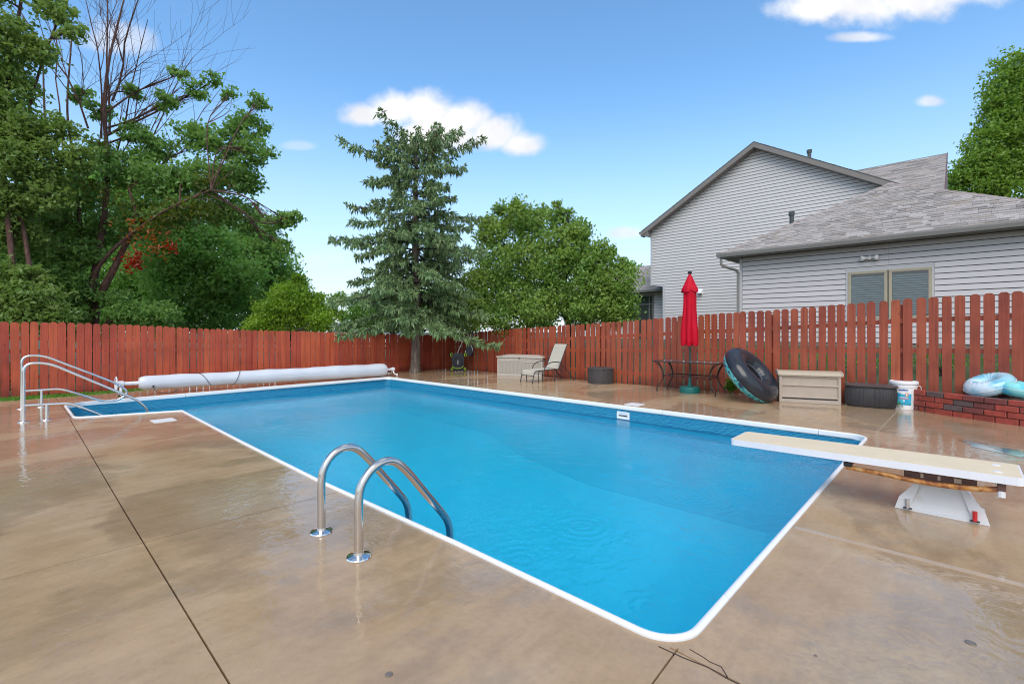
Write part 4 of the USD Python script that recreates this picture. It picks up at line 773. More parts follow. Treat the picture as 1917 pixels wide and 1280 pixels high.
M['cord'] = mat('black_cord', (0.03, 0.03, 0.035), 0.5, 0.1, 5)
for x0, sl_ in ((1.05, 0.16), (1.98, -0.12)):
    R0 = np.interp(x0, xr, rad) + 0.008; c = np.interp(x0, xr, cz)
    part(reel, 'strap', tube([(x0 + sl_ * (a - 1.6) * 0.6, ry + R0 * math.cos(a), c + R0 * math.sin(a)) for a in np.linspace(1.2, 4.7, 26)], 0.0065, 6), M['cord'])
part(reel, 'cord', tube(spline([(0.14, ry - 0.155, 0.20), (0.17, ry - 0.19, 0.10), (0.28, ry - 0.20, 0.045), (0.48, ry - 0.19, 0.04), (0.62, ry - 0.17, 0.10)], 6), 0.007, 6), M['cord'])
part(reel, 'knot', lathe([(0, -0.03), (0.022, -0.012), (0.022, 0.012), (0, 0.03)], 10, (0.14, ry - 0.165, 0.20)), M['cord'])
for x0, zc_ in ((-0.42, 0.292), (6.52, 0.207)):
    b = part(reel, 'stand', cat(tube(fillet([(x0, ry - 0.24, 0.045), (x0, ry - 0.06, 0.07), (x0, ry - 0.03, zc_)], 0.08), 0.022, 10), tube(fillet([(x0, ry + 0.24, 0.045), (x0, ry + 0.06, 0.07), (x0, ry + 0.03, zc_)], 0.08), 0.022, 10)), M['white'], smooth=50)
    part(b, 'bearing', move(lathe([(0, -0.05), (0.06, -0.05), (0.066, -0.03), (0.066, 0.03), (0.06, 0.05), (0, 0.05)], 20), (x0, ry, zc_), R=rot((0, 1, 0), math.pi / 2)), M['white'], smooth=40)
    for s in (-1, 1): part(b, 'wheel', move(lathe([(0, -0.018), (0.035, -0.018), (0.042, -0.008), (0.042, 0.008), (0.035, 0.018), (0, 0.018)], 16), (x0, ry + s * 0.25, 0.043), R=rot((0, 1, 0), math.pi / 2)), M['white'] if x0 > 0 else M['black'], smooth=40)
hw_ = part(reel, 'crank_wheel', move(torus(0.16, 0.011, 28, 8), (-0.50, ry, 0.292), R=rot((0, 1, 0), math.pi / 2)), M['white'], smooth=True)
for a in (0.3, 0.3 + 2.094, 0.3 + 4.189): part(hw_, 'spoke', tube([(-0.50, ry, 0.292), (-0.50, ry + 0.16 * math.cos(a), 0.292 + 0.16 * math.sin(a))], 0.009, 6), M['white'])

# --- deck boxes
def lerp2(a, b, t): return np.asarray(a) * (1 - t) + np.asarray(b) * t
def frame2(a, b):
    """Local axes of a box whose front bottom edge runs from a to b: U along, N into the box (away from the camera)."""
    a, b = np.asarray(a[:2], float), np.asarray(b[:2], float); U = (b - a) / np.linalg.norm(b - a); N = np.array([-U[1], U[0]]); 
    if N @ (a - CAM[:2]) < 0: N = -N
    return a, U, N, np.linalg.norm(b - a)
def obox(a, U, N, u0, u1, n0, n1, z0, z1, ch=0.006):
    m = boxm((u1 - u0, n1 - n0, z1 - z0), ((u0 + u1) / 2, (n0 + n1) / 2, (z0 + z1) / 2), ch); v, f = m
    v2 = np.stack([a[0] + v[:, 0] * U[0] + v[:, 1] * N[0], a[1] + v[:, 0] * U[1] + v[:, 1] * N[1], v[:, 2]], 1)
    return v2, (f if U[0] * N[1] - U[1] * N[0] > 0 else f[:, ::-1])
def ohull(a, U, N, pts): return hull([(a[0] + u * U[0] + n * N[0], a[1] + u * U[1] + n * N[1], z) for u, n, z in pts])
M['taupe'] = mat('taupe_resin', (0.42, 0.345, 0.275), 0.45, 0.05, 5, bump=0.0008, bscale=160)
M['taupe_lid'] = mat('taupe_lid', (0.47, 0.40, 0.29), 0.42, 0.06, 5, bump=0.001, bscale=60, stretch=(1, 6, 1))
M['grey_resin'] = mat('weathered_resin', (0.36, 0.325, 0.275), 0.55, 0.16, 7, stretch=(9, 9, 1.2), bump=0.001, bscale=60)
M['grey_frame'] = mat('pale_resin_trim', (0.46, 0.415, 0.35), 0.5, 0.06, 6)
a, U, N, Lb = frame2((8.86, 10.12), (9.42, 8.66)); Dp = 0.62
N = N if N[0] > 0 else -N
b1 = thing('deck_box', 'large pale weathered deck box by the fence, behind the reclined chair', 'storage box', (a[0], a[1], 0))
H1 = 0.60
bd1 = part(b1, 'body', obox(a, U, N, 0.02, Lb - 0.02, 0.02, Dp, 0.0, H1 - 0.02), M['grey_frame'])
for i in range(11): 
    u0 = 0.06 + (Lb - 0.12) * i / 11; part(bd1, 'slat', obox(a, U, N, u0 + 0.004, u0 + (Lb - 0.12) / 11 - 0.004, 0.008, 0.0195, 0.09, 0.43, 0.002), M['grey_resin'])
for z0, z1, o in ((0.0, 0.07, -0.004), (0.455, 0.485, 0.0), (0.505, 0.58, 0.004)): part(bd1, 'rail', obox(a, U, N, 0.0, Lb, o, 0.05, z0, z1), M['grey_frame'])
for u0 in (0.0, Lb - 0.05): part(bd1, 'corner_post', obox(a, U, N, u0, u0 + 0.05, 0.004, 0.05, 0.07, 0.505), M['grey_frame'])
lid = part(b1, 'lid', ohull(a, U, N, [(u, n, z) for u in (-0.02, Lb + 0.02) for n, z in ((-0.02, H1 - 0.005), (-0.02, H1 + 0.04), (Dp + 0.02, H1 + 0.04), (Dp + 0.02, H1 - 0.005))] + [(u, n, H1 + 0.085) for u in (0.22, Lb - 0.22) for n in (0.14, Dp - 0.1)]), M['grey_frame'])
part(lid, 'latch', obox(a, U, N, Lb / 2 - 0.02, Lb / 2 + 0.02, -0.032, -0.0205, H1 - 0.03, H1 + 0.015, 0.003), M['dark'])
a, U, N, Lb = frame2((8.82, 1.80), (9.20, 0.80)); N = N if N[0] > 0 else -N; Dp = 0.45; H2 = 0.555
a = a + N * 0.0
b2 = thing('deck_box', 'tan panelled deck box with a domed lid between inflated tube and dark bin', 'storage box', (a[0], a[1], 0))
bb = part(b2, 'body', obox(a, U, N, 0.02, Lb - 0.02, 0.025, Dp - 0.02, 0.0, H2), M['taupe'])
for z0, z1 in ((0.0, 0.075), (0.105, 0.135), (0.345, 0.38), (0.52, 0.555)): part(bb, 'rail', obox(a, U, N, 0.0, Lb, 0.0, 0.05, z0, z1), M['taupe'])
for u0 in (-0.003, Lb - 0.047): part(bb, 'corner_post', obox(a, U, N, u0, u0 + 0.05, -0.003, 0.05, 0.0, H2), M['taupe']); part(bb, 'corner_post', obox(a, U, N, u0, u0 + 0.05, Dp - 0.05, Dp, 0.0, H2), M['taupe'])
part(bb, 'groove', obox(a, U, N, 0.06, Lb - 0.06, 0.012, 0.03, 0.077, 0.103, 0.0), M['dark'])
for z0, z1 in ((0.105, 0.135), (0.345, 0.38), (0.52, 0.555)): part(bb, 'rail', obox(a, U, N, Lb - 0.045, Lb, 0.05, Dp - 0.05, z0, z1), M['taupe'])
arc = [(-0.03, H2 + 0.003), (-0.03, H2 + 0.03), (0.02, H2 + 0.062), (0.12, H2 + 0.086), (Dp / 2, H2 + 0.095), (Dp - 0.10, H2 + 0.086), (Dp + 0.01, H2 + 0.05), (Dp + 0.02, H2 + 0.003)]
l2 = part(b2, 'lid', ohull(a, U, N, [(u, n, z) for u in (-0.025, Lb + 0.025) for n, z in arc]), M['taupe_lid'])
for u0 in (-0.032, Lb + 0.012): part(l2, 'end_rib', ohull(a, U, N, [(u, n, z + 0.010) for u in (u0, u0 + 0.03) for n, z in arc[1:-1]] + [(u, n, z - 0.02) for u in (u0, u0 + 0.03) for n, z in arc[1:-1]]), M['taupe'])
# --- the dark bins
M['rattan'] = mat('dark_rattan', (0.035, 0.033, 0.034), 0.45, 0.25, 6, bump=0.004, bscale=60, stretch=(3, 3, 0.6))
M['rattan_top'] = mat('dark_bin_top', (0.075, 0.055, 0.05), 0.4, 0.2, 6)
M['tub'] = mat('charcoal_tub', (0.058, 0.053, 0.052), 0.5, 0.15, 8, bump=0.003, bscale=70, stretch=(3, 3, 0.8))
a, U, N, Lb = frame2((9.16, 0.72), (9.19, -0.03)); N = N if N[0] > 0 else -N; Dp = 0.36
def bulge(z): return 0.035 * math.sin(math.pi * min(max(z / 0.44, 0), 1)) 
bin_ = thing('rounded_bin', 'dark woven-look bin with bowed front, beside the white bucket', 'storage bin', (a[0], a[1], 0))
def bin_ring(z, e):
    w = Lb / 2 + bulge(z) + e; out = []
    for t in np.linspace(0, 2 * np.pi, 48, endpoint=False):
        c, s_ = math.cos(t), math.sin(t); x = w * np.sign(c) * abs(c) ** 0.55; y = (Dp / 2 + bulge(z) + e) * np.sign(s_) * abs(s_) ** 0.75
        out.append((a[0] + U[0] * (Lb / 2 + x) + N[0] * (Dp / 2 + y), a[1] + U[1] * (Lb / 2 + x) + N[1] * (Dp / 2 + y), z))
    return out
def loft(rings):
    n = len(rings[0]); V = np.array([p for r in rings for p in r]); F = []
    for r in range(len(rings) - 1):
        for i in range(n): F.append([r * n + i, r * n + (i + 1) % n, (r + 1) * n + (i + 1) % n, (r + 1) * n + i])
    v, f = VF((V, np.array(F))); k = len(v); v = np.vstack([v, np.mean(rings[-1], 0)[None]]); j = np.arange(n); o = (len(rings) - 1) * n
    return v, np.vstack([f, np.stack([o + j, o + (j + 1) % n, np.full(n, k)], 1)])
rg = [(z, -0.02 if z < 0.02 else 0.0) for z in np.linspace(0, 0.405, 12)]
rr2 = []
for i in range(120): pass
bb = part(bin_, 'body', loft([bin_ring(z, e) for z, e in rg]), M['rattan'], smooth=40)
part(bin_, 'lid', loft([bin_ring(0.405, e)[:] if False else [(x, y, z2) for x, y, _ in bin_ring(0.36, e)] for z2, e in ((0.398, 0.0), (0.40, 0.03), (0.425, 0.032), (0.440, 0.012), (0.447, -0.06))]), M['rattan_top'], smooth=40)
for i in range(26):
    t = math.pi * (1.0 + (i + 0.5) / 26); c, s_ = math.cos(t), math.sin(t); P = []
    for z in np.linspace(0.03, 0.385, 7):
        w = Lb / 2 + bulge(z) + 0.0; x = w * np.sign(c) * abs(c) ** 0.55; y = (Dp / 2 + bulge(z)) * np.sign(s_) * abs(s_) ** 0.75
        P.append((a[0] + U[0] * (Lb / 2 + x) + N[0] * (Dp / 2 + y), a[1] + U[1] * (Lb / 2 + x) + N[1] * (Dp / 2 + y), z))
    part(bb, 'rib', tube(P, 0.006, 6), M['rattan'])
c = at_z(1128.5, 719); c = c + np.array([FWD[0], FWD[1], 0]) * 0.33
tb = thing('round_tub', 'round charcoal storage tub against the fence between chair and table', 'storage tub', (c[0], c[1], 0))
tbb = part(tb, 'body', lathe([(0, 0), (0.335, 0), (0.345, 0.02), (0.352, 0.2), (0.355, 0.385), (0.33, 0.39), (0, 0.39)], 48, c), M['tub'], smooth=40)
part(tb, 'lid', lathe([(0.30, 0.388), (0.362, 0.388), (0.366, 0.40), (0.362, 0.425), (0.33, 0.437), (0, 0.442)], 48, c), M['tub'], smooth=40)
for i in range(44):
    t = 2 * math.pi * i / 44; part(tbb, 'rib', tube([(c[0] + 0.349 * math.cos(t), c[1] + 0.349 * math.sin(t), 0.03), (c[0] + 0.356 * math.cos(t), c[1] + 0.356 * math.sin(t), 0.375)], 0.006, 6), M['tub'])
part(tb, 'finger_notch', boxm((0.05, 0.09, 0.02), (c[0] - 0.345 * FWD[0], c[1] - 0.345 * FWD[1], 0.40), 0.004), M['dark'])

# --- white bucket with its blue label
c = at_z(1706, 767); c = c + np.array([FWD[0], FWD[1], 0]) * 0.17; c[2] = 0
bk = thing('bucket', 'white plastic bucket with a blue label, standing before the brick bed', 'bucket', (c[0], c[1], 0))
part(bk, 'pail', lathe([(0, 0), (0.168, 0), (0.175, 0.01), (0.196, 0.41), (0.205, 0.412), (0.206, 0.435), (0.199, 0.44), (0.2005, 0.475), (0, 0.475)], 48, c), M['coping'], smooth=35)
part(bk, 'lid', lathe([(0.195, 0.475), (0.218, 0.472), (0.222, 0.485), (0.22, 0.515), (0.205, 0.525), (0.195, 0.515), (0, 0.512)], 48, c), M['coping'], smooth=35)
az = math.atan2(CAM[1] - c[1], CAM[0] - c[0])
def on_pail(a, z, o=0.0025): r = 0.175 + (0.196 - 0.175) * (z - 0.01) / 0.40 + o; return (c[0] + r * math.cos(az + a), c[1] + r * math.sin(az + a), z)
def label(a0, a1, zf0, zf1, o, n=14):
    V = []; 
    for i in range(n + 1):
        t = i / n; a_ = a0 + (a1 - a0) * t; V += [on_pail(a_, zf0(t), o), on_pail(a_, zf1(t), o)]
    F = [[2 * i, 2 * i + 2, 2 * i + 3, 2 * i + 1] for i in range(n)]
    return np.array(V), np.array(F)
M['label_blue'] = mat('label_blue', (0.07, 0.44, 0.62), 0.35, 0.25, 9, ramp=[(0.3, (0.02, 0.30, 0.55)), (0.5, (0.06, 0.50, 0.66)), (0.7, (0.30, 0.68, 0.76))])
M['label_navy'] = mat('label_navy', (0.06, 0.14, 0.40), 0.35, 0.05, 5); M['label_orange'] = mat('label_orange', (0.62, 0.20, 0.04), 0.35, 0.05, 5); M['label_pink'] = mat('label_pink', (0.62, 0.22, 0.30), 0.35, 0.05, 5); M['label_teal'] = mat('label_teal', (0.02, 0.32, 0.44), 0.35, 0.05, 5)
lb = part(bk, 'label', label(-0.62, 0.62, lambda t: 0.085, lambda t: 0.285 + 0.045 * abs(t - 0.45) ** 0.8 * (1.4 if t < 0.45 else 0.4), 0.0022), M['label_blue'])
part(lb, 'label_band', label(-0.62, 0.62, lambda t: 0.085, lambda t: 0.115 + 0.01 * math.sin(t * 3), 0.0030), M['label_teal'])
part(lb, 'label_badge', label(0.12, 0.36, lambda t: 0.245, lambda t: 0.315, 0.0034, 4), M['label_orange'])
part(lb, 'badge_shield', label(0.16, 0.28, lambda t: 0.26, lambda t: 0.305, 0.0040, 3), M['coping'])
part(lb, 'title_strip', label(-0.38, 0.34, lambda t: 0.352, lambda t: 0.378 - 0.004 * math.sin(9 * t), 0.0025, 10), M['label_navy'])
part(lb, 'text_strip', label(-0.36, 0.40, lambda t: 0.195, lambda t: 0.212, 0.0036, 8), M['label_pink'])
part(lb, 'text_strip', label(-0.26, 0.30, lambda t: 0.222, lambda t: 0.233, 0.0036, 8), M['coping'])
part(lb, 'text_strip', label(-0.06, 0.08, lambda t: 0.150, lambda t: 0.178, 0.0036, 4), M['coping'])
for k in range(4): part(lb, 'side_print', label(0.98, 1.16, lambda t, k=k: 0.30 - 0.05 * k, lambda t, k=k: 0.312 - 0.05 * k, 0.0024, 3), M['label_pink'])
hp = [(c[0] + 0.216 * math.cos(az + 1.5) * 1.0, c[1] + 0.216 * math.sin(az + 1.5), 0.44)]
for a_, z, r in ((1.42, 0.40, 0.232), (1.2, 0.36, 0.24), (0.8, 0.335, 0.236), (0.3, 0.33, 0.225), (0.0, 0.33, 0.22), (-0.3, 0.33, 0.225), (-0.8, 0.335, 0.236), (-1.2, 0.36, 0.24), (-1.42, 0.40, 0.232), (-1.5, 0.44, 0.216)):
    hp.append((c[0] + r * math.cos(az + a_), c[1] + r * math.sin(az + a_), z))
# the bail hangs behind the pail
bail = [(2 * c[0] - x + 2 * 0.0, 2 * c[1] - y, z) for x, y, z in hp]
part(bk, 'handle', tube(spline([(c[0] + 0.225 * math.cos(az + s * 1.57), c[1] + 0.225 * math.sin(az + s * 1.57), z) if False else (c[0] + r * math.cos(az + a_), c[1] + r * math.sin(az + a_), z) for a_, z, r in ((1.57, 0.45, 0.207), (1.60, 0.42, 0.245), (1.75, 0.35, 0.25), (2.2, 0.30, 0.235), (math.pi, 0.27, 0.22), (-2.2, 0.30, 0.235), (-1.75, 0.35, 0.25), (-1.60, 0.42, 0.245), (-1.57, 0.45, 0.207)) for s in (1,)], 6), 0.007, 8), M['coping'], smooth=60)

# --- lounge chair
M['chair_frame'] = mat('dark_bronze_frame', (0.032, 0.032, 0.034), 0.4, 0.15, 8)
M['sling'] = mat('beige_sling', (0.50, 0.465, 0.38), 0.6, 0.05, 4, bump=0.0006, bscale=400)
ch = thing('lounge_chair', 'reclined beige sling lounge chair with dark frame, before the deck box', 'lounge chair', (8.3, 7.8, 0))
fL, fR = at_z(969, 716.5), at_z(998, 717.7); rear = at_z(1075, 711.5); fL[2] = fR[2] = 0
mid = (fL + fR) / 2; Lv = rear - fR; Lv[2] = 0; Wd = fL - fR; Wd[2] = 0; wlen = 0.56
Lu = Lv / np.linalg.norm(Lv); Wu = np.array([-Lu[1], Lu[0], 0]); Wu = Wu if Wu @ Wd > 0 else -Wu
O = fR.copy(); Ltot = np.linalg.norm(Lv)
def cp(l, w, z): return O + Lu * l + Wu * (w * wlen) + np.array([0, 0, z])
sp = [(0.05, 0.33), (0.30, 0.345), (0.62, 0.355), (0.90, 0.35)]; bkp = [(0.92, 0.355), (1.05, 0.62), (1.17, 0.88), (1.25, 1.04), (1.30, 1.06)]
for w in (0.0, 1.0):
    part(ch, 'side_rail', tube(fillet([cp(-0.03, w, 0.0), cp(0.05, w, 0.33), cp(0.62, w, 0.355), cp(Ltot * 0.72, w, 0.34)], [0.09, 0.1], 6), 0.014, 8), M['chair_frame'], smooth=50)
    part(ch, 'back_rail', tube([cp(l, w, z) for l, z in bkp], 0.014, 8), M['chair_frame'], smooth=50)
    part(ch, 'leg', tube(fillet([cp(0.20, w, 0.0), cp(0.18, w, 0.30), cp(0.30, w, 0.345)], 0.05), 0.012, 8), M['chair_frame'], smooth=50)
    part(ch, 'leg', tube(fillet([cp(0.78, w, 0.0), cp(0.76, w, 0.34)], 0.05), 0.013, 8), M['chair_frame'], smooth=50)
    part(ch, 'leg', tube(spline([cp(0.98, w, 0.45), cp(1.15, w, 0.40), cp(1.34, w, 0.22), cp(Ltot, w, 0.0)], 6), 0.013, 8), M['chair_frame'], smooth=50)
    part(ch, 'armrest', tube(spline([cp(0.40, w, 0.35), cp(0.46, w, 0.47), cp(0.62, w, 0.555), cp(0.82, w, 0.57), cp(1.02, w, 0.545)], 6), 0.014, 8), M['chair_frame'], smooth=50)
for l, z in ((0.02, 0.20), (0.78, 0.15)): part(ch, 'cross_bar', tube([cp(l, 0, z), cp(l, 1, z)], 0.011, 8), M['chair_frame'])
part(ch, 'cross_bar', tube([cp(1.30, 0, 1.06), cp(1.30, 1, 1.06)], 0.013, 8), M['chair_frame'])
def sheet(path, w0, w1, sag, t=0.006):
    V = []; k = 7
    for l, z in path:
        for j in range(k): w = w0 + (w1 - w0) * j / (k - 1); V.append(cp(l, w, z + 0.012 - sag * (1 - (2 * j / (k - 1) - 1) ** 2)))
    F = [[i * k + j, i * k + j + 1, (i + 1) * k + j + 1, (i + 1) * k + j] for i in range(len(path) - 1) for j in range(k - 1)]
    return np.array(V), np.array(F)
dense = lambda P: [tuple(q) for q in spline([(a_, b_, 0) for a_, b_ in P], 4)[:, :2]]
part(ch, 'seat_sling', sheet(dense([(0.015, 0.22), (0.045, 0.31), (0.12, 0.338)] + sp[1:]), 0.02, 0.98, 0.012), M['sling'], smooth=60)
part(ch, 'back_sling', sheet(dense(bkp), 0.02, 0.98, 0.0), M['sling'], smooth=60)

# --- patio table
M['table_metal'] = mat('bronze_table_metal', (0.035, 0.023, 0.019), 0.35, 0.15, 8)
M['table_top'] = mat('table_glass', (0.10, 0.08, 0.075), 0.08, 0.1, 5)
tbl = thing('patio_table', 'dark metal patio table with curved legs by the fence, around the umbrella pole', 'table', (9.1, 3.8, 0))
tx0, tx1, tyA, tyB, tz = 8.66, 9.42, 4.56, 2.98, 0.745
top_poly = sbox(tx0, tyB, tx1, tyA).buffer(-0.07).buffer(0.07, quad_segs=6)
part(tbl, 'rim', prism(top_poly.difference(top_poly.buffer(-0.05)), tz - 0.028, tz), M['table_metal'])
part(tbl, 'glass', prism(top_poly.buffer(-0.051).difference(shapely.geometry.Point(9.05, 3.78).buffer(0.03)), tz - 0.012, tz - 0.004), M['table_top'])
for x, sxn in ((tx0 + 0.10, -1), (tx1 - 0.10, 1)):
    for y, sn in ((tyA - 0.14, 1), (tyB + 0.14, -1)):
        bow = np.array([sxn * 0.02, sn * 0.06])
        def q(o, z, x=x, y=y, sxn=sxn, sn=sn): return (x + sxn * 0.25 * o, y + sn * o, z)
        part(tbl, 'leg', tube(spline([q(0.03, tz - 0.03), q(-0.05, 0.60), q(-0.10, 0.45), q(-0.09, 0.32), q(-0.02, 0.18), q(0.045, 0.09), q(0.05, 0.0)], 6), 0.0145, 8), M['table_metal'], smooth=50)
        part(tbl, 'brace', tube(spline([q(0.10, tz - 0.03), q(-0.01, 0.62), q(-0.075, 0.48), q(-0.09, 0.38)], 5), 0.010, 8), M['table_metal'], smooth=50)
for x in (tx0 + 0.10, tx1 - 0.10): part(tbl, 'stretcher', tube([(x, tyA - 0.23, 0.40), (x, tyB + 0.23, 0.40)], 0.012, 8), M['table_metal'])
for y in (tyA - 0.23, tyB + 0.23): part(tbl, 'stretcher', tube([(tx0 + 0.08, y, 0.38), (tx1 - 0.08, y, 0.38)], 0.012, 8), M['table_metal'])
part(tbl, 'umbrella_ring', move(torus(0.045, 0.010, 24, 8), (9.05, 3.78, 0.40)), M['table_metal'], smooth=True)

# --- closed red umbrella in its green base
M['canopy'] = mat('red_canopy', (0.50, 0.002, 0.018), 0.6, 0.10, 3, specular_ior_level=0.2)
M['pole'] = mat('dark_green_pole', (0.035, 0.06, 0.055), 0.35, 0.1, 8)
M['green_base'] = mat('teal_green_base', (0.008, 0.135, 0.125), 0.35, 0.08, 5)
ux, uy = 9.05, 3.78
um = thing('patio_umbrella', 'closed red patio umbrella in a round green base, through the table', 'umbrella', (ux, uy, 0))
part(um, 'pole', tube([(ux, uy, 0.1), (ux, uy, 2.86)], 0.021, 14), M['pole'], smooth=50)
bs = part(um, 'base', lathe([(0, 0), (0.225, 0), (0.235, 0.02), (0.238, 0.105), (0.228, 0.132), (0.20, 0.142), (0.06, 0.160), (0, 0.16)], 40, (ux, uy, 0)), M['green_base'], smooth=35)
part(bs, 'collar', lathe([(0.022, 0.155), (0.048, 0.155), (0.045, 0.20), (0.034, 0.26), (0.031, 0.42), (0.022, 0.42)], 20, (ux, uy, 0)), M['green_base'], smooth=35)
part(um, 'finial', lathe([(0, 2.80), (0.028, 2.80), (0.030, 2.835), (0.05, 2.845), (0.052, 2.87), (0.035, 2.885), (0, 2.885)], 20, (ux, uy, 0)), M['black'], smooth=35)
def folded(zs, rs, folds, depth, phase, seed, n=112, scallop=0.0):
    """Cloth gathered round the pole into vertical folds."""
    V = []; th = np.linspace(0, 2 * np.pi, n, endpoint=False)
    for i, (z, r) in enumerate(zip(zs, rs)):
        t = i / (len(zs) - 1); w = np.abs(np.sin(folds * (th + phase) / 2 + 0.25 * math.sin(3 * t))) ** 0.75
        d = depth * (0.45 + 0.55 * t); rr = r * (1 - d + d * w) * (1 + 0.05 * np.sin(2 * th + 1.3 + 2 * t) + 0.04 * np.sin(5 * th + 4 * t))
        zz = z - scallop * t ** 6 * (1 - w) * -0.6 - scallop * t ** 8 * w * 0.4
        V.append(np.stack([ux + rr * np.cos(th), uy + rr * np.sin(th), np.full(n, z) + (scallop * t ** 8 * (0.5 - w))], 1))
    V = np.vstack(V); F = []; j = np.arange(n)
    for i in range(len(zs) - 1): F.append(np.stack([(i + 1) * n + j, (i + 1) * n + (j + 1) % n, i * n + (j + 1) % n, i * n + j], 1))
    return V, np.vstack(F)
zz = np.linspace(2.48, 1.14, 30); rr_ = np.interp(zz, [1.14, 1.22, 1.45, 1.75, 2.0, 2.2, 2.4, 2.48], [0.185, 0.205, 0.20, 0.175, 0.155, 0.155, 0.160, 0.12])
cn = part(um, 'canopy', folded(zz, rr_, 6, 0.36, 0.2, 1, scallop=0.08), M['canopy'], smooth=70)
zz = np.linspace(2.815, 2.405, 14); part(cn, 'vent_flap', folded(zz, np.interp(zz, [2.40, 2.47, 2.6, 2.72, 2.815], [0.195, 0.185, 0.125, 0.075, 0.030]), 4, 0.14, 0.9, 2, scallop=0.05), M['canopy'], smooth=70)

# --- big black river tube, leaning
M['tube_black'] = mat('black_vinyl', (0.017, 0.020, 0.026), 0.24, 0.15, 4, bump=0.004, bscale=7)
M['tube_grey'] = mat('worn_vinyl', (0.10, 0.115, 0.135), 0.30, 0.2, 4)
M['tube_print'] = mat('teal_print', (0.02, 0.30, 0.33), 0.35, 0.5, 9, detail=2, ramp=[(0.36, (0.010, 0.03, 0.07)), (0.42, (0.02, 0.22, 0.28)), (0.50, (0.05, 0.46, 0.46)), (0.58, (0.20, 0.62, 0.60)), (0.62, (0.02, 0.10, 0.18))])
tc_px = (1405, 701); tdist = 9.98
tc = at_d(*tc_px, tdist); vd = ray(*tc_px); vd = vd / np.linalg.norm(vd); rv = np.cross(vd, [0, 0, 1]); rv /= np.linalg.norm(rv); uv_ = np.cross(rv, vd)
th_ = math.radians(70); ph = math.radians(40); tn = -vd * math.cos(th_) + math.sin(th_) * (math.cos(ph) * rv + math.sin(ph) * uv_); tn /= np.linalg.norm(tn)
R_, r_ = 0.440, 0.218
e1 = np.cross([0, 0, 1], tn); e1 /= np.linalg.norm(e1); e2 = np.cross(tn, e1); BS = np.stack([e1, e2, tn], 1)
low = R_ * abs(e2[2]) + r_; tc[2] = low - 0.012
tu = thing('inflated_tube', 'big black inflated river tube with teal print leaning by the table', 'inflatable tube', (tc[0], tc[1], 0))
nu, nv = 72, 36; uu, vv_ = np.meshgrid(np.arange(nu) * 2 * np.pi / nu, np.arange(nv) * 2 * np.pi / nv, indexing='ij')
def tube_pt(u, v, dr=0.0):
    rr = r_ + dr + 0.006 * np.sin(v * 2) ; 
    x = (R_ + rr * np.cos(v)) * np.cos(u); y = (R_ + rr * np.cos(v)) * np.sin(u); z = rr * np.sin(v) * 0.95
    return np.stack([x, y, z], -1) @ BS.T + tc
P = tube_pt(uu, vv_, 0.004 * np.sin(uu * 16) * np.cos(vv_ - math.pi) ** 2).reshape(-1, 3); F = [[i * nv + j, ((i + 1) % nu) * nv + j, ((i + 1) % nu) * nv + (j + 1) % nv, i * nv + (j + 1) % nv] for i in range(nu) for j in range(nv)]
P[:, 2] = np.maximum(P[:, 2], 0.001)
body = part(tu, 'ring', (P, np.array(F)), M['tube_black'], smooth=True)
def band(v0, v1, dr, n=10):
    u_, v_ = np.meshgrid(np.linspace(0, 2 * np.pi, nu + 1), np.linspace(v0, v1, n), indexing='ij'); P = tube_pt(u_, v_, dr).reshape(-1, 3); P[:, 2] = np.maximum(P[:, 2], 0.0005)
    return P, np.array([[i * n + j, (i + 1) * n + j, (i + 1) * n + j + 1, i * n + j + 1] for i in range(nu) for j in range(n - 1)])
part(body, 'printed_band', band(-1.40, -0.18, 0.003), M['tube_print'], smooth=True)
part(body, 'seam', band(-0.18, -0.14, 0.0035, 3), M['tube_grey'], smooth=True); part(body, 'seam', band(-1.45, -1.36, 0.0035, 3), M['tube_grey'], smooth=True)
part(body, 'seam', band(2.75, 2.83, 0.0035, 4), M['tube_grey'], smooth=True)
u_h, v_h = np.meshgrid(np.linspace(0, 2 * np.pi, nu + 1), [math.pi], indexing='ij')
ringin = tube_pt(np.linspace(0, 2 * np.pi, nu, endpoint=False), np.full(nu, math.pi), -0.0)
part(tu, 'mesh_floor', (np.vstack([ringin, tc[None] - tn * 0.02]), np.array([[i, (i + 1) % nu, nu] for i in range(nu)])), M['tube_black'])
vp = tube_pt(np.array([2.2]), np.array([0.9]), 0.0)[0]
ang_u = math.atan2((uv_ * 0.75 - rv * 0.66) @ e2, (uv_ * 0.75 - rv * 0.66) @ e1); vp = tube_pt(np.array([ang_u]), np.array([1.0]))[0]
part(tu, 'valve', boxm((0.05, 0.03, 0.02), vp, 0.006), M['black'])

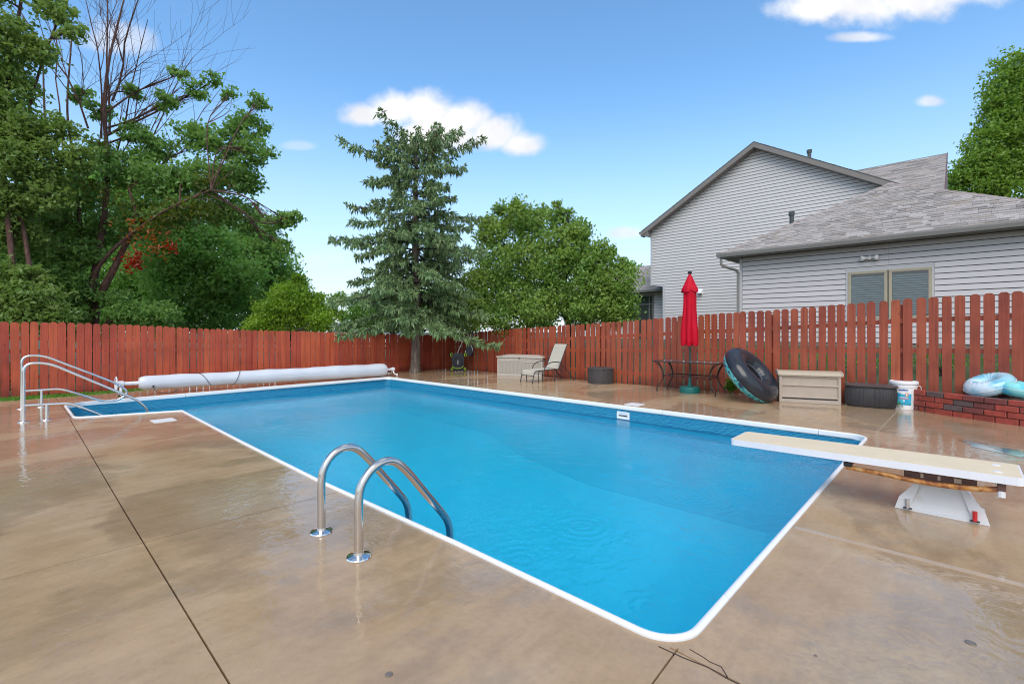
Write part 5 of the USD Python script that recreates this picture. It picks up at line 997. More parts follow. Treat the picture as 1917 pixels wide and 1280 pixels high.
# --- mower stored upright
M['mower'] = mat('navy_black_shell', (0.012, 0.014, 0.022), 0.35, 0.2, 6)
M['lime'] = mat('lime_plastic', (0.36, 0.55, 0.03), 0.4, 0.08, 6)
M['silver'] = mat('silver_tube', (0.72, 0.72, 0.72), 0.3, 0.05, 5, metallic=0.8)
M['blade'] = mat('dull_metal', (0.30, 0.27, 0.24), 0.5, 0.2, 8)
mb = at_z(857, 695.5); mdir = np.array([FWD[0] * 0.9 + RGT[0] * 0.0, FWD[1] * 0.9, 0]); mdir /= np.linalg.norm(mdir); mrt = np.array([mdir[1], -mdir[0], 0])
mw = thing('lawn_mower', 'black and lime push mower folded upright against the fence corner', 'lawn mower', (mb[0], mb[1], 0))
def mp(r, f, z): return mb + mrt * r + mdir * f + np.array([0, 0, z]) - np.array([0, 0, mb[2]])
shell = part(mw, 'deck_shell', hull([mp(r * s, f, z) for s in (-1, 1) for r, f, z in ((0.15, 0.05, 0.03), (0.20, 0.04, 0.15), (0.225, 0.03, 0.45), (0.20, 0.03, 0.60), (0.12, 0.04, 0.66), (0.14, 0.20, 0.06), (0.19, 0.24, 0.20), (0.19, 0.24, 0.5), (0.10, 0.22, 0.64))]), M['mower'])
part(shell, 'blade_ring', move(torus(0.155, 0.018, 32, 8), mp(0, 0.035, 0.34), R=np.stack([mrt, np.array([0, 0, 1.0]), mdir], 1)), M['black'], smooth=True)
part(shell, 'blade', hull([mp(a_, 0.015, 0.34 + b_) for a_, b_ in ((-0.03, -0.07), (0.03, -0.07), (0.025, 0.07), (-0.025, 0.07))] + [mp(a_, 0.03, 0.34 + b_) for a_, b_ in ((-0.03, -0.07), (0.03, -0.07), (0.025, 0.07), (-0.025, 0.07))]), M['blade'])
part(shell, 'lime_trim', tube(spline([mp(-0.2, 0.03, 0.20), mp(-0.13, 0.02, 0.135), mp(0, 0.015, 0.115), mp(0.13, 0.02, 0.135), mp(0.2, 0.03, 0.20)], 5), 0.014, 8), M['lime'], smooth=50)
part(mw, 'motor_cover', hull([mp(r * s, f, z) for s in (-1, 1) for r, f, z in ((0.12, 0.25, 0.2), (0.12, 0.25, 0.5), (0.08, 0.36, 0.26), (0.08, 0.36, 0.44))]), M['lime'])
for r, z, R0 in ((-0.25, 0.605, 0.085), (0.25, 0.605, 0.085), (-0.235, 0.09, 0.07), (0.235, 0.09, 0.07)):
    wl = part(mw, 'wheel', move(lathe([(0, -0.025), (R0 * 0.92, -0.025), (R0, -0.012), (R0, 0.012), (R0 * 0.92, 0.025), (0, 0.025)], 24), mp(r, 0.06, z), R=np.stack([np.array([0, 0, 1.0]), np.cross(mrt * 0.75 - mdir * 0.66, [0, 0, 1.0]), mrt * 0.75 - mdir * 0.66], 1)), M['black'], smooth=35)
    ax_ = mrt * 0.75 - mdir * 0.66
    part(wl, 'rim', move(torus(R0 * 0.62, R0 * 0.24, 24, 8), mp(r, 0.06, z) + ax_ * 0.022, R=np.stack([np.array([0, 0, 1.0]), np.cross(ax_, [0, 0, 1.0]), ax_], 1)), M['lime'], smooth=True)
hA, hB = at_d(883, 621, fdist(mb) + 0.55), at_d(890, 622, fdist(mb) + 0.5); hA = at_d(872, 624, fdist(mb) + 0.42); hB = at_d(887, 621, fdist(mb) + 0.42)
p0, p1 = mp(-0.03, 0.12, 0.66), mp(0.24, 0.12, 0.66)
part(mw, 'handle_bar', tube(fillet([p0, p0 * 0.5 + hA * 0.5 + (0, 0, -0.015), hA, hB, p1 * 0.5 + hB * 0.5 + (0, 0, -0.01), p1], [0.2, 0.05, 0.05, 0.2], 5), 0.0125, 8), M['silver'], smooth=50)
part(mw, 'grip', tube([hA * 0.9 + hB * 0.1 + (0, 0, 0.004), hA * 0.1 + hB * 0.9 + (0, 0, 0.004)], 0.020, 8), M['black'], smooth=50)
bg = mp(0.31, 0.26, 0.70)
bag = part(mw, 'grass_bag', hull([mp(r, f, z) for r, f, z in ((0.20, 0.12, 0.55), (0.42, 0.14, 0.56), (0.55, 0.2, 0.70), (0.52, 0.2, 0.92), (0.42, 0.2, 1.02), (0.30, 0.16, 0.90), (0.24, 0.4, 0.55), (0.5, 0.42, 0.6), (0.5, 0.4, 0.95), (0.34, 0.4, 0.95))]), M['mower'], smooth=35)
part(bag, 'bag_clip', tube(spline([mp(0.475, 0.15, 0.95), mp(0.50, 0.16, 0.85), mp(0.53, 0.17, 0.74)], 4), 0.015, 6), M['silver'])

# --- raised brick bed at the right with inflatables in it
BR = [mat(f'brick_{w}', c, 0.42, 0.28, 9, bump=0.004, bscale=45) for w, c in (('red', (0.33, 0.055, 0.035)), ('rust', (0.28, 0.05, 0.032)), ('dark', (0.17, 0.045, 0.038)), ('grey', (0.115, 0.075, 0.07)))]
bedL = [np.array([9.62, -0.20]), np.array([9.30, -0.50]), np.array([8.98, -1.02]), np.array([8.72, -1.50]), np.array([8.50, -2.05]), np.array([8.38, -2.8]), np.array([8.36, -3.6]), np.array([8.5, -4.4])]
bl = spline([(x, y, 0) for x, y in bedL], 12)[:, :2]; bline = LineString(bl)
bed = thing('brick_bed', 'low curved raised bed of red bricks at the right by the fence', 'raised bed', (8.8, -1.4, 0))
rngb = np.random.default_rng(8); CH, BL, BT = 0.098, 0.285, 0.11
core = LineString(bl).buffer(0.035, cap_style=2); part(bed, 'mortar_core', prism(core, -0.02, CH * 4 - 0.012), mat('dark_mortar', (0.05, 0.03, 0.025), 0.8, 0.2, 20))
for cidx in range(4):
    s = -0.14 * (cidx % 2); zb = cidx * CH - (0.03 if cidx == 0 else 0)
    while s < bline.length:
        a0, a1 = max(s, 0), min(s + BL - 0.010, bline.length)
        if a1 - a0 > 0.05:
            p0, p1 = np.array(bline.interpolate(a0).coords[0]), np.array(bline.interpolate(a1).coords[0]); d = (p1 - p0); Lk = np.linalg.norm(d); d /= Lk; c2 = (p0 + p1) / 2
            pr = rngb.normal(0, 0.005); c2 = c2 + np.array([d[1], -d[0]]) * pr; hgt = CH - 0.009 + (0.03 if cidx == 0 else 0)
            m_ = move(boxm((Lk, BT, hgt), (0, 0, hgt / 2), 0.008), (c2[0], c2[1], zb + rngb.normal(0, 0.0015)), math.atan2(d[1], d[0]) + rngb.normal(0, 0.012))
            wk = [.50, .26, .14, .10] if cidx < 2 else [.34, .26, .20, .20]
            part(bed, 'brick', m_, BR[int(rngb.choice(4, p=wk))])
        s += BL
inside = Polygon(list(map(tuple, bl)) + [(9.62, -4.4)]).buffer(-0.03)
part(bed, 'soil', prism(inside, 0.0, 0.335), M['soil'])
M['vinyl_blue'] = mat('pale_blue_vinyl', (0.30, 0.58, 0.68), 0.18, 0.3, 3.2, detail=2, ramp=[(0.35, (0.16, 0.46, 0.60)), (0.5, (0.34, 0.62, 0.72)), (0.62, (0.62, 0.74, 0.80))], transmission_weight=0.0, coat_weight=0.6, coat_roughness=0.05)
M['vinyl_teal'] = mat('teal_vinyl', (0.15, 0.62, 0.62), 0.18, 0.3, 3.0, detail=2, ramp=[(0.35, (0.10, 0.34, 0.62)), (0.48, (0.12, 0.58, 0.66)), (0.6, (0.28, 0.75, 0.70))], coat_weight=0.6, coat_roughness=0.05)
def swim_ring(px, py, d, R, r, tilt, axis, m_, label, wr=0.0, zc=None):
    c = at_d(px, py, d) if zc is None else zc
    t = thing('swim_ring', label, 'swim ring', (c[0], c[1], 0.335))
    v, f = torus(R, r, 72, 20); u = np.arctan2(v[:, 1], v[:, 0]); rad_ = np.hypot(v[:, 0], v[:, 1]) - R; k = 1 + 0.035 * np.sin(u * 22) * (rad_ < 0.4 * r) + 0.02 * np.sin(3 * u)
    v = np.stack([(R + rad_ * k) * np.cos(u), (R + rad_ * k) * np.sin(u), v[:, 2] * k], 1)
    Rm = rot(axis, tilt); v = v @ Rm.T + c; lowz = v[:, 2].min(); v[:, 2] += 0.337 - lowz
    g_ = part(t, 'ring', (v, f), m_, smooth=True)
    # welded seam round the outside and an air valve
    a_ = np.linspace(0, 2 * np.pi, 72, endpoint=False); sv = np.stack([(R + r * 1.012) * np.cos(a_), (R + r * 1.012) * np.sin(a_), 0 * a_], 1) @ Rm.T + c; sv[:, 2] += 0.337 - lowz
    part(g_, 'seam', tube(sv, 0.004, 6, closed=True), M['white']); 
    vv2 = np.array([[R * math.cos(2.0), R * math.sin(2.0), r]]) @ Rm.T + c; vv2[:, 2] += 0.337 - lowz; part(g_, 'valve', boxm((0.025, 0.025, 0.03), vv2[0], 0.006), M['white'])
    return t
pr1 = at_d(1852, 722, 8.05); swim_ring(0, 0, 0, 0.215, 0.125, math.radians(-24), (RGT[0] * 0.15 + FWD[0], RGT[1] * 0.15 + FWD[1], 0), M['vinyl_blue'], 'pale blue clear swim ring tilted up in the brick bed', zc=np.array([pr1[0] + 0.06, pr1[1], pr1[2]]))
pr2 = at_d(1925, 736, 7.75); swim_ring(0, 0, 0, 0.28, 0.115, math.radians(8), (1, 0, 0), M['vinyl_teal'], 'teal and blue swim ring lying in the brick bed at the right edge', zc=np.array([pr2[0], pr2[1], pr2[2]]))

# --- weed between table and tube
M['weed'] = leaf_material('weed_leaves', (0.07, 0.16, 0.015), (0.16, 0.30, 0.03), (0.34, 0.48, 0.10), 0.3, 0.45, 3.0)
wd = at_z(1366, 736); wd = np.array([9.45, wd[1] if False else 2.92, 0.0])
wd = at_x(1366, 735, 9.42); wd[2] = 0

# ================================================================== PLANTS
def leaf_quads(C, size, rng, up=0.55, aspect=0.62, droop=0.25, fold=0.22):
    """One small folded diamond leaf (two triangles) at each point."""
    n = len(C); d = rng.normal(size=(n, 3)); d[:, 2] -= droop; d /= np.linalg.norm(d, axis=1, keepdims=True)
    nr = rng.normal(size=(n, 3)) * (1 - up) + np.array([0, 0, up * 1.6]); nr -= d * (nr * d).sum(1, keepdims=True); nr /= np.maximum(np.linalg.norm(nr, axis=1, keepdims=True), 1e-6)
    s = np.cross(d, nr); L = size * rng.uniform(0.5, 1.45, (n, 1)); w = L * aspect * 0.5
    b = C - d * L * 0.5; t = C + d * L * 0.5; m = C + d * L * -0.05
    V = np.stack([b, m - s * w + nr * w * fold * 2, t, m + s * w + nr * w * fold * 2], 1).reshape(-1, 3)
    o = np.arange(n)[:, None] * 4
    return V, np.vstack([o + [0, 1, 2], o + [0, 2, 3]])
def blob_points(c, r, n, rng, clump, shell=0.5, wild=0.16):
    """Leaf positions: sprays scattered mostly through the outer part of a blob with an uneven surface."""
    k = max(3, int(n / clump)); d = rng.normal(size=(k, 3)); d /= np.linalg.norm(d, axis=1, keepdims=True)
    rad = (shell + (1 - shell) * rng.random((k, 1)) ** 0.6) * (0.82 + 0.36 * meshkit.noise(d * 2.3 + c, 4)[:, None])
    shoot = rng.random((k, 1)) < wild; rad = np.where(shoot, rad * rng.uniform(1.05, 1.42, (k, 1)), rad)
    ctr = c + d * rad * r + np.where(shoot, 0.12, 0.0) * np.array([0, 0, 1]) * np.mean(r)
    q = np.repeat(ctr, clump, 0); sp = 0.20 * float(np.mean(r)) ** 0.6
    return q + rng.normal(size=q.shape) * np.array([sp, sp, sp * 0.55]), ctr
def leafy_tree(name, label, stems, blobs, leaf, mats, seed, group=None, density=1.0, clump=26, wild=0.16, extra=None, bark=None, up=0.55, limb_r=0.05, lai=2.6):
    """stems: list of (points, r0, r1); blobs: (centre, radii). Limbs run from the stems into every blob."""
    rng = np.random.default_rng(seed); base = stems[0][0][0]; t = thing(name, label, 'tree', (base[0], base[1], base[2]), group=group)
    wood = []; spts = []
    for pts, r0, r1 in stems:
        P = spline(pts, 8); rr = np.linspace(r0, r1, len(P)); wood.append(tube(P, rr, 9)); spts += [(p, r) for p, r in zip(P, rr)]
    SP = np.array([p for p, _ in spts]); SR = np.array([r for _, r in spts])
    twigs = []; leaves = []
    for c, r in blobs:
        c = np.asarray(c, float); r = np.broadcast_to(np.asarray(r, float), (3,))
        dd = np.linalg.norm(SP - c, axis=1) + 1.3 * np.maximum(0, SP[:, 2] - c[2] + 0.55 * np.hypot(SP[:, 0] - c[0], SP[:, 1] - c[1])); k = int(np.argmin(dd)); p0 = SP[k]; mid = p0 * 0.5 + c * 0.5 + rng.normal(size=3) * 0.12 * np.linalg.norm(c - p0) + np.array([0, 0, 0.08 * np.linalg.norm(c - p0)])
        lp = spline([p0, mid, c], 6); wood.append(tube(lp, np.linspace(min(limb_r, SR[k] * 0.8), 0.014, len(lp)), 6))
        area = 4 * np.pi * float(np.mean(r)) ** 2; n = int(area * lai * density / (leaf ** 2 * 0.31)); pts, ctr = blob_points(c, r, n, rng, clump, wild=wild)
        leaves.append(pts)
        for q in ctr[rng.permutation(len(ctr))[:min(len(ctr), 9)]]:
            s0 = lp[rng.integers(len(lp) // 2, len(lp))]; twigs.append(tube(spline([s0, (s0 + q) / 2 + rng.normal(size=3) * 0.06, q], 3), np.linspace(0.014, 0.005, 7), 4))
    part(t, 'trunk', cat(*wood), bark or M['bark'], smooth=60); part(t, 'twigs', cat(*twigs), bark or M['bark'], kind='stuff')
    C = np.vstack(leaves); C = C[C[:, 2] > base[2] + 0.15]; v, f = leaf_quads(C, leaf, rng, up); part(t, 'crown', (v, f), mats)
    if extra: extra(t, rng, SP)
    return t
def pick(px, py, y): return at_y(px, py, y)
def pblob(px, py, rpx, d, flat=0.85, jit=0.0):
    c = at_d(px, py, d); r = rpx * d / FPX; return (c, (r, r, r * flat))
def bare_branch(P0, dr, length, r0, rng, depth, out):
    """A leafless limb that forks into finer and finer twigs."""
    n = 6; P = [np.array(P0)]; d = np.array(dr, float); d /= np.linalg.norm(d)
    for i in range(n): d = d + rng.normal(size=3) * 0.10 + np.array([0, 0, 0.03]); d /= np.linalg.norm(d); P.append(P[-1] + d * length / n)
    rr = np.linspace(r0, r0 * 0.35 if depth else 0.0028, n + 1); out.append(tube(P, rr, 5 if depth else 4))
    if depth:
        for k in range(5 if depth > 1 else 6):
            i = rng.integers(1, n + 1); s = rng.normal(size=3); s -= d * (s @ d); s /= np.linalg.norm(s)
            bare_branch(P[i], d * 0.8 + s * rng.uniform(0.35, 0.75) + np.array([0, 0, 0.12]), length * rng.uniform(0.40, 0.66), max(rr[i] * 0.6, 0.0035), rng, depth - 1, out)

def bark_mat(name, a, b):
    return mat(name, a, 0.8, 0.3, 5, (3, 3, 0.5), bump=0.02, bscale=8, ramp=[(0.3, np.asarray(a) * 0.6), (0.5, a), (0.72, b)])
M['bark'] = bark_mat('brown_bark', (0.060, 0.042, 0.032), (0.11, 0.085, 0.07))
M['bark_red'] = bark_mat('reddish_wet_bark', (0.095, 0.042, 0.030), (0.17, 0.095, 0.075))
M['bark_dark'] = bark_mat('dark_bark', (0.030, 0.024, 0.020), (0.06, 0.05, 0.042))
M['bark_spruce'] = bark_mat('grey_flaky_bark', (0.15, 0.11, 0.085), (0.30, 0.25, 0.21))
M['leaf_maple'] = leaf_material('maple_leaves', (0.151, 0.288, 0.073), (0.227, 0.358, 0.081), (0.519, 0.520, 0.182))
M['leaf_yellow'] = leaf_material('yellowing_leaves', (0.06, 0.085, 0.010), (0.17, 0.18, 0.025), (0.30, 0.27, 0.06))
M['leaf_left'] = leaf_material('left_tree_leaves', (0.150, 0.252, 0.061), (0.256, 0.340, 0.079), (0.627, 0.513, 0.171))
M['leaf_dense'] = leaf_material('dense_leaves', (0.181, 0.370, 0.086), (0.276, 0.436, 0.100), (0.574, 0.606, 0.212))
M['leaf_bright'] = leaf_material('bright_leaves', (0.156, 0.300, 0.026), (0.366, 0.513, 0.060), (0.615, 0.668, 0.162), 0.4)
M['leaf_pear'] = leaf_material('pear_leaves', (0.110, 0.229, 0.039), (0.302, 0.411, 0.075), (0.800, 0.743, 0.284), 0.35, 0.3)
M['leaf_red'] = leaf_material('red_leaves', (0.22, 0.012, 0.006), (0.42, 0.035, 0.010), (0.52, 0.14, 0.03))
M['leaf_orange'] = leaf_material('orange_leaves', (0.25, 0.07, 0.012), (0.42, 0.14, 0.02), (0.50, 0.26, 0.05))
M['leaf_right'] = leaf_material('right_tree_leaves', (0.128, 0.237, 0.034), (0.296, 0.427, 0.074), (0.658, 0.661, 0.211), 0.4)
M['needles'] = leaf_material('spruce_needles', (0.118, 0.201, 0.072), (0.245, 0.347, 0.132), (0.585, 0.600, 0.236), 0.15, 0.5, 2.0)
M['needles_old'] = leaf_material('spruce_cones', (0.05, 0.022, 0.010), (0.12, 0.055, 0.025), (0.2, 0.11, 0.06), 0.1, 0.6)

# --- the half-bare maple over the left fence
def maple_extra(t, rng, SP):
    out = []
    for (px, py), (qx, qy), r0, dp in (((210, 190), (265, -25), 0.040, 3), ((205, 250), (205, -40), 0.042, 3), ((190, 260), (150, 10), 0.032, 3), ((165, 240), (110, -40), 0.034, 2), ((215, 300), (330, 60), 0.030, 3), ((250, 330), (385, 120), 0.030, 3), ((255, 300), (360, 100), 0.022, 2),
                                  ((300, 300), (420, 160), 0.022, 2), ((200, 330), (300, 120), 0.026, 3), ((120, 300), (60, -20), 0.03, 2), ((180, 320), (230, 80), 0.022, 3), ((150, 200), (175, 60), 0.018, 3)):
        dp0 = 16.2 + rng.uniform(-0.5, 0.8); a, b = at_d(px, py, dp0), at_d(qx, qy, dp0 + rng.uniform(-0.6, 0.6)); bare_branch(a, b - a, np.linalg.norm(b - a), r0, rng, dp - 1, out)
    part(t, 'bare_branches', cat(*out), M['bark_red'])
    pts = []
    for px, py, r, n in ((244, 492, 13, 75), (258, 480, 12, 55), (320, 463, 11, 36), (250, 500, 8, 40)):
        c = at_d(px, py, 14.6); s = r * 14.6 / FPX; pts.append(c + rng.normal(size=(n, 3)) * s * 0.6)
    v, f = leaf_quads(np.vstack(pts), 0.115, rng, 0.5); part(t, 'red_leaves', (v, f), M['leaf_red'])
    pts = []
    for px, py, r, n in ((272, 450, 24, 70), (255, 430, 22, 50), (300, 440, 20, 40), (285, 470, 18, 40)):
        c = at_d(px, py, 14.75); s = r * 14.75 / FPX; pts.append(c + rng.normal(size=(n, 3)) * s * 0.7)
    v, f = leaf_quads(np.vstack(pts), 0.11, rng, 0.5); part(t, 'orange_leaves', (v, f), M['leaf_orange'])
    pts = []
    for px, py, r, n in ((330, 400, 30, 260), (380, 390, 26, 200), (165, 345, 18, 120), (300, 420, 26, 160), (60, 100, 26, 260), (230, 380, 30, 160), (400, 340, 22, 140), (180, 270, 20, 100), (75, 420, 40, 200)):
        c = at_d(px, py, 14.9); s = r * 14.9 / FPX; pts.append(c + rng.normal(size=(n, 3)) * s * np.array([0.7, 0.7, 0.45]))
    v, f = leaf_quads(np.vstack(pts), 0.12, rng, 0.5); part(t, 'yellow_leaves', (v, f), M['leaf_yellow'])
D0 = 15.6
S = lambda pts, d=D0: [at_d(px, py, d + dd) for px, py, dd in pts]
def ground_pt(px, d, z=-0.05): p = at_d(px, 600, d); p[2] = z; return p
def stem(first_px, d, pts, r0, r1): return ([ground_pt(first_px, d)] + S(pts, d), r0, r1)
mstems = [stem(166, D0, [(165, 590, 0), (182, 490, 0), (196, 400, 0.1), (201, 310, 0.2), (196, 200, 0.3), (205, 110, 0.4), (232, 0, 0.5)], 0.14, 0.022),
          stem(176, D0, [(180, 580, 0), (215, 500, -0.2), (243, 440, -0.4), (254, 400, -0.5), (240, 350, -0.5)], 0.14, 0.03),
          stem(155, D0, [(155, 590, 0.1), (152, 470, 0.2), (146, 370, 0.3), (135, 280, 0.4), (126, 200, 0.5), (135, 60, 0.6)], 0.09, 0.02),
          stem(160, D0, [(165, 560, -0.2), (200, 480, -0.5), (300, 400, -0.8), (395, 355, -1.0)], 0.085, 0.022),
          stem(125, D0 + .5, [(122, 570, 0.2), (118, 430, 0.3), (100, 330, 0.4), (85, 230, 0.5), (80, 100, 0.6)], 0.09, 0.022)]
mb_ = [pblob(q[0], q[1], q[2] * 0.94, q[3] + 0.55) for q in [(150, 360, 46, 15.6), (230, 320, 42, 15.2), (290, 280, 34, 15.4), (300, 340, 44, 15.0), (375, 260, 34, 15.6), (420, 270, 32, 15.3), (462, 240, 32, 15.4), (478, 285, 30, 15.2), (440, 325, 36, 15.4), (380, 330, 38, 15.0), (468, 345, 24, 15.5), (340, 390, 42, 15.2), (270, 410, 44, 15.0), (410, 390, 38, 15.6), (200, 430, 40, 15.6), (130, 455, 44, 15.4), (460, 410, 34, 15.8),
       (95, 520, 48, 14.4), (40, 560, 44, 14.4), (140, 540, 34, 14.6), (20, 505, 36, 14.6), (535, 413, 19, 15.2), (510, 425, 20, 15.4), (552, 408, 13, 15.2), (528, 462, 16, 15.4), (495, 455, 18, 15.6), (60, 480, 40, 14.6), (110, 490, 34, 14.5), (20, 440, 36, 14.6), (90, 400, 34, 14.9), (170, 470, 26, 14.8), (60, 590, 36, 14.4), (120, 585, 36, 14.4), (10, 590, 36, 14.4), (250, 590, 34, 14.9), (300, 590, 30, 14.9), (215, 560, 24, 14.9), (350, 330, 30, 15.2), (250, 250, 24, 15.6), (190, 290, 26, 15.6), (185, 210, 20, 15.6), (150, 180, 17, 15.8), (250, 175, 16, 15.9), (370, 170, 18, 15.5), (400, 150, 14, 15.4), (485, 195, 16, 15.4), (335, 140, 14, 15.4), (310, 190, 20, 15.5), (430, 180, 13, 15.4)]]
leafy_tree('maple_tree', 'tall many-stemmed maple with a leafless top and some red leaves, at the left', mstems, mb_, 0.135, M['leaf_maple'], 21, extra=maple_extra, bark=M['bark_red'], clump=22, limb_r=0.035, lai=1.9)
# --- the tree at the left edge
ls = [stem(25, 13.2, [(28, 590, 0), (22, 480, 0), (8, 350, 0.1), (6, 240, 0.2), (20, 120, 0.3), (40, 0, 0.4), (60, -120, 0.4)], 0.085, 0.03), stem(60, 13.4, [(60, 560, 0), (48, 450, 0.1), (30, 360, 0.2), (48, 230, 0.4), (85, 100, 0.5), (130, -10, 0.5)], 0.07, 0.022)]
lb_ = [pblob(*q) for q in [(5, 170, 44, 13.4), (40, 240, 46, 13.6), (10, 300, 42, 13.0), (70, 300, 42, 13.5), (30, 380, 42, 13.6), (90, 365, 36, 13.6), (20, 60, 34, 13.2), (70, 95, 26, 13.4), (100, 20, 26, 13.6), (-30, 100, 60, 13.2), (-50, 250, 80, 13.4), (-40, 400, 60, 13.4), (125, 60, 18, 13.5), (30, 440, 40, 13.8), (150, 300, 28, 13.8), (115, 240, 24, 13.7), (90, 0, 20, 13.6), (-20, -30, 40, 13.2), (30, 545, 36, 12.9), (75, 565, 34, 12.9), (5, 590, 38, 12.8), (60, 600, 34, 12.8), (110, 600, 28, 13.0), (0, 520, 34, 12.9), (60, 515, 24, 13.0)]]
leafy_tree('left_edge_tree', 'leafy tree cut off by the left edge, in front of the maple', ls, lb_, 0.125, M['leaf_left'], 22, bark=M['bark_red'], clump=22, limb_r=0.035, lai=1.8)
# --- dense trees behind the maple
for i, (bpx, d, blobs, lab, lf) in enumerate([
    (330, 20.5, [(330, 480, 62), (390, 470, 58), (280, 520, 56), (345, 555, 58), (410, 545, 52), (300, 440, 44), (370, 420, 40), (240, 560, 48), (450, 520, 42), (400, 590, 40), (320, 600, 40)], 'dense dark green tree just behind the maple, over the back fence', 'leaf_dense'),
    (470, 23.5, [(470, 480, 46), (510, 500, 38), (480, 540, 52), (440, 450, 40), (520, 560, 40), (495, 450, 26), (455, 590, 44), (530, 530, 28)], 'dense green tree right of the maple, its crown sloping to the yellow-green bush', 'leaf_dense'),
    (200, 22.0, [(190, 500, 60), (120, 520, 60), (220, 440, 50), (160, 590, 56), (60, 560, 60), (230, 580, 50), (130, 420, 50), (20, 480, 60), (60, 440, 50), (200, 350, 46), (270, 360, 44), (110, 360, 46)], 'deep green tree filling in behind the maple stems at far left', 'leaf_dense')]):
    leafy_tree('shade_tree', lab, [([ground_pt(bpx, d), at_d(bpx, 560, d), at_d(bpx + 5, 500, d), at_d(bpx, 450, d)], 0.22, 0.06)], [pblob(*b, d + ((k * 7) % 5 - 2) * 0.35) for k, b in enumerate(blobs)], 0.16, M[lf], 30 + i, bark=M['bark_dark'], clump=16, lai=1.8, wild=0.28)
leafy_tree('shade_tree', 'dark leafy tree low behind the spruce trunk, over the fence corner', [([ground_pt(735, 24), at_d(735, 600, 24), at_d(738, 560, 24)], 0.14, 0.05)], [pblob(*b, 24 + ((k * 7) % 5 - 2) * 0.4) for k, b in enumerate([(670, 585, 20), (700, 570, 26), (730, 590, 28), (700, 605, 24), (760, 570, 30), (800, 585, 32), (840, 590, 32), (820, 560, 26), (880, 600, 26), (765, 605, 24), (650, 612, 14), (860, 565, 24)])], 0.15, M['leaf_dense'], 39, bark=M['bark_dark'], clump=14, lai=1.7, wild=0.25)
# --- the bright bush
leafy_tree('bright_bush', 'bright yellow-green bushy tree between the dense trees and the spruce', [([ground_pt(545, 17.5), at_d(545, 600, 17.5), at_d(545, 560, 17.5)], 0.07, 0.03)], [pblob(*b, 17.5 + ((k * 3) % 4 - 1.5) * 0.25) for k, b in enumerate([(545, 560, 32), (520, 585, 34), (575, 585, 32), (500, 605, 26), (600, 605, 22), (545, 605, 34), (560, 538, 18), (530, 548, 18), (478, 610, 18), (590, 560, 16), (560, 525, 12)])], 0.10, M['leaf_bright'], 41, clump=18, lai=2.2)
# --- three pear trees behind the right fence
for i, (bpx, d, blobs, lab) in enumerate([
    (985, 17.5, [(935, 440, 38), (960, 405, 30), (990, 425, 32), (930, 490, 46), (985, 480, 46), (910, 540, 44), (965, 545, 48), (1015, 530, 40), (885, 585, 40), (945, 590, 42), (1005, 585, 40), (910, 455, 24), (965, 385, 16), (940, 394, 13), (978, 376, 11), (1006, 398, 14), (903, 424, 14), (890, 520, 30), (1030, 470, 16)], 'olive-green ornamental tree right behind the spruce, leaning over the fence'),
    (1062, 16.6, [(1050, 415, 26), (1072, 432, 26), (1035, 450, 28), (1065, 480, 40), (1030, 500, 36), (1095, 510, 38), (1060, 545, 44), (1020, 580, 36), (1085, 585, 40), (1048, 400, 14), (1085, 450, 18), (1040, 390, 11), (1068, 397, 12), (1098, 470, 15), (1020, 455, 14), (1090, 425, 10)], 'middle olive-green ornamental tree with a narrow upright top'),
    (1135, 15.8, [(1125, 495, 34), (1150, 520, 34), (1105, 530, 34), (1140, 560, 38), (1165, 555, 26), (1100, 585, 36), (1155, 590, 30), (1172, 580, 18), (1120, 475, 20), (1160, 490, 14), (1178, 505, 12), (1140, 478, 12), (1192, 560, 14), (1185, 592, 15), (1105, 490, 12)], 'low olive-green ornamental tree beside the grey house')]):
    leafy_tree('ornamental_tree', lab, [([ground_pt(bpx, d, 0.0), at_d(bpx + 3, 605, d), at_d(bpx - 4, 560, d), at_d(bpx, 500, d)], 0.10, 0.03), ([at_d(bpx + 2, 610, d), at_d(bpx - 18, 570, d), at_d(bpx - 40, 540, d)], 0.06, 0.02)], [pblob(b[0] + ((k * 13) % 7 - 3) * 2.2, b[1] + ((k * 29) % 11 - 5) * 1.6, b[2] * (0.66 + 0.05 * ((k * 17) % 6)), d + ((k * 5) % 5 - 2) * 0.34, 1.0) for k, b in enumerate(blobs)], 0.105, M['leaf_pear'], 50 + i, bark=M['bark_dark'], clump=12, up=0.30, lai=1.75, wild=0.34)
# --- the big tree behind the house, and small far trees
leafy_tree('tall_green_tree', 'tall bright green tree rising behind the house roof at the right edge', [([ground_pt(1880, 40, 0.5), at_d(1880, 450, 40), at_d(1885, 300, 40), at_d(1890, 200, 40)], 0.45, 0.12)], [pblob(*b, 40 + ((k * 5) % 5 - 2) * 0.6) for k, b in enumerate([(1905, 130, 36), (1890, 170, 38), (1910, 220, 50), (1880, 250, 44), (1850, 270, 34), (1885, 310, 44), (1835, 310, 34), (1810, 320, 28), (1850, 340, 36), (1920, 300, 50), (1815, 350, 34), (1880, 370, 50), (1940, 180, 60), (1960, 270, 60), (1872, 205, 28), (1798, 335, 16)])], 0.26, M['leaf_right'], 61, clump=12, lai=1.6, wild=0.3)
leafy_tree('far_tree', 'small far green tree top showing between ornamental tree and house', [([ground_pt(1185, 42), at_d(1185, 560, 42), at_d(1186, 520, 42)], 0.2, 0.06)], [pblob(*b, 42) for b in [(1175, 505, 16), (1190, 515, 18), (1165, 520, 20), (1190, 540, 24), (1150, 530, 26), (1135, 480, 14)]], 0.28, M['leaf_dense'], 62, clump=14)
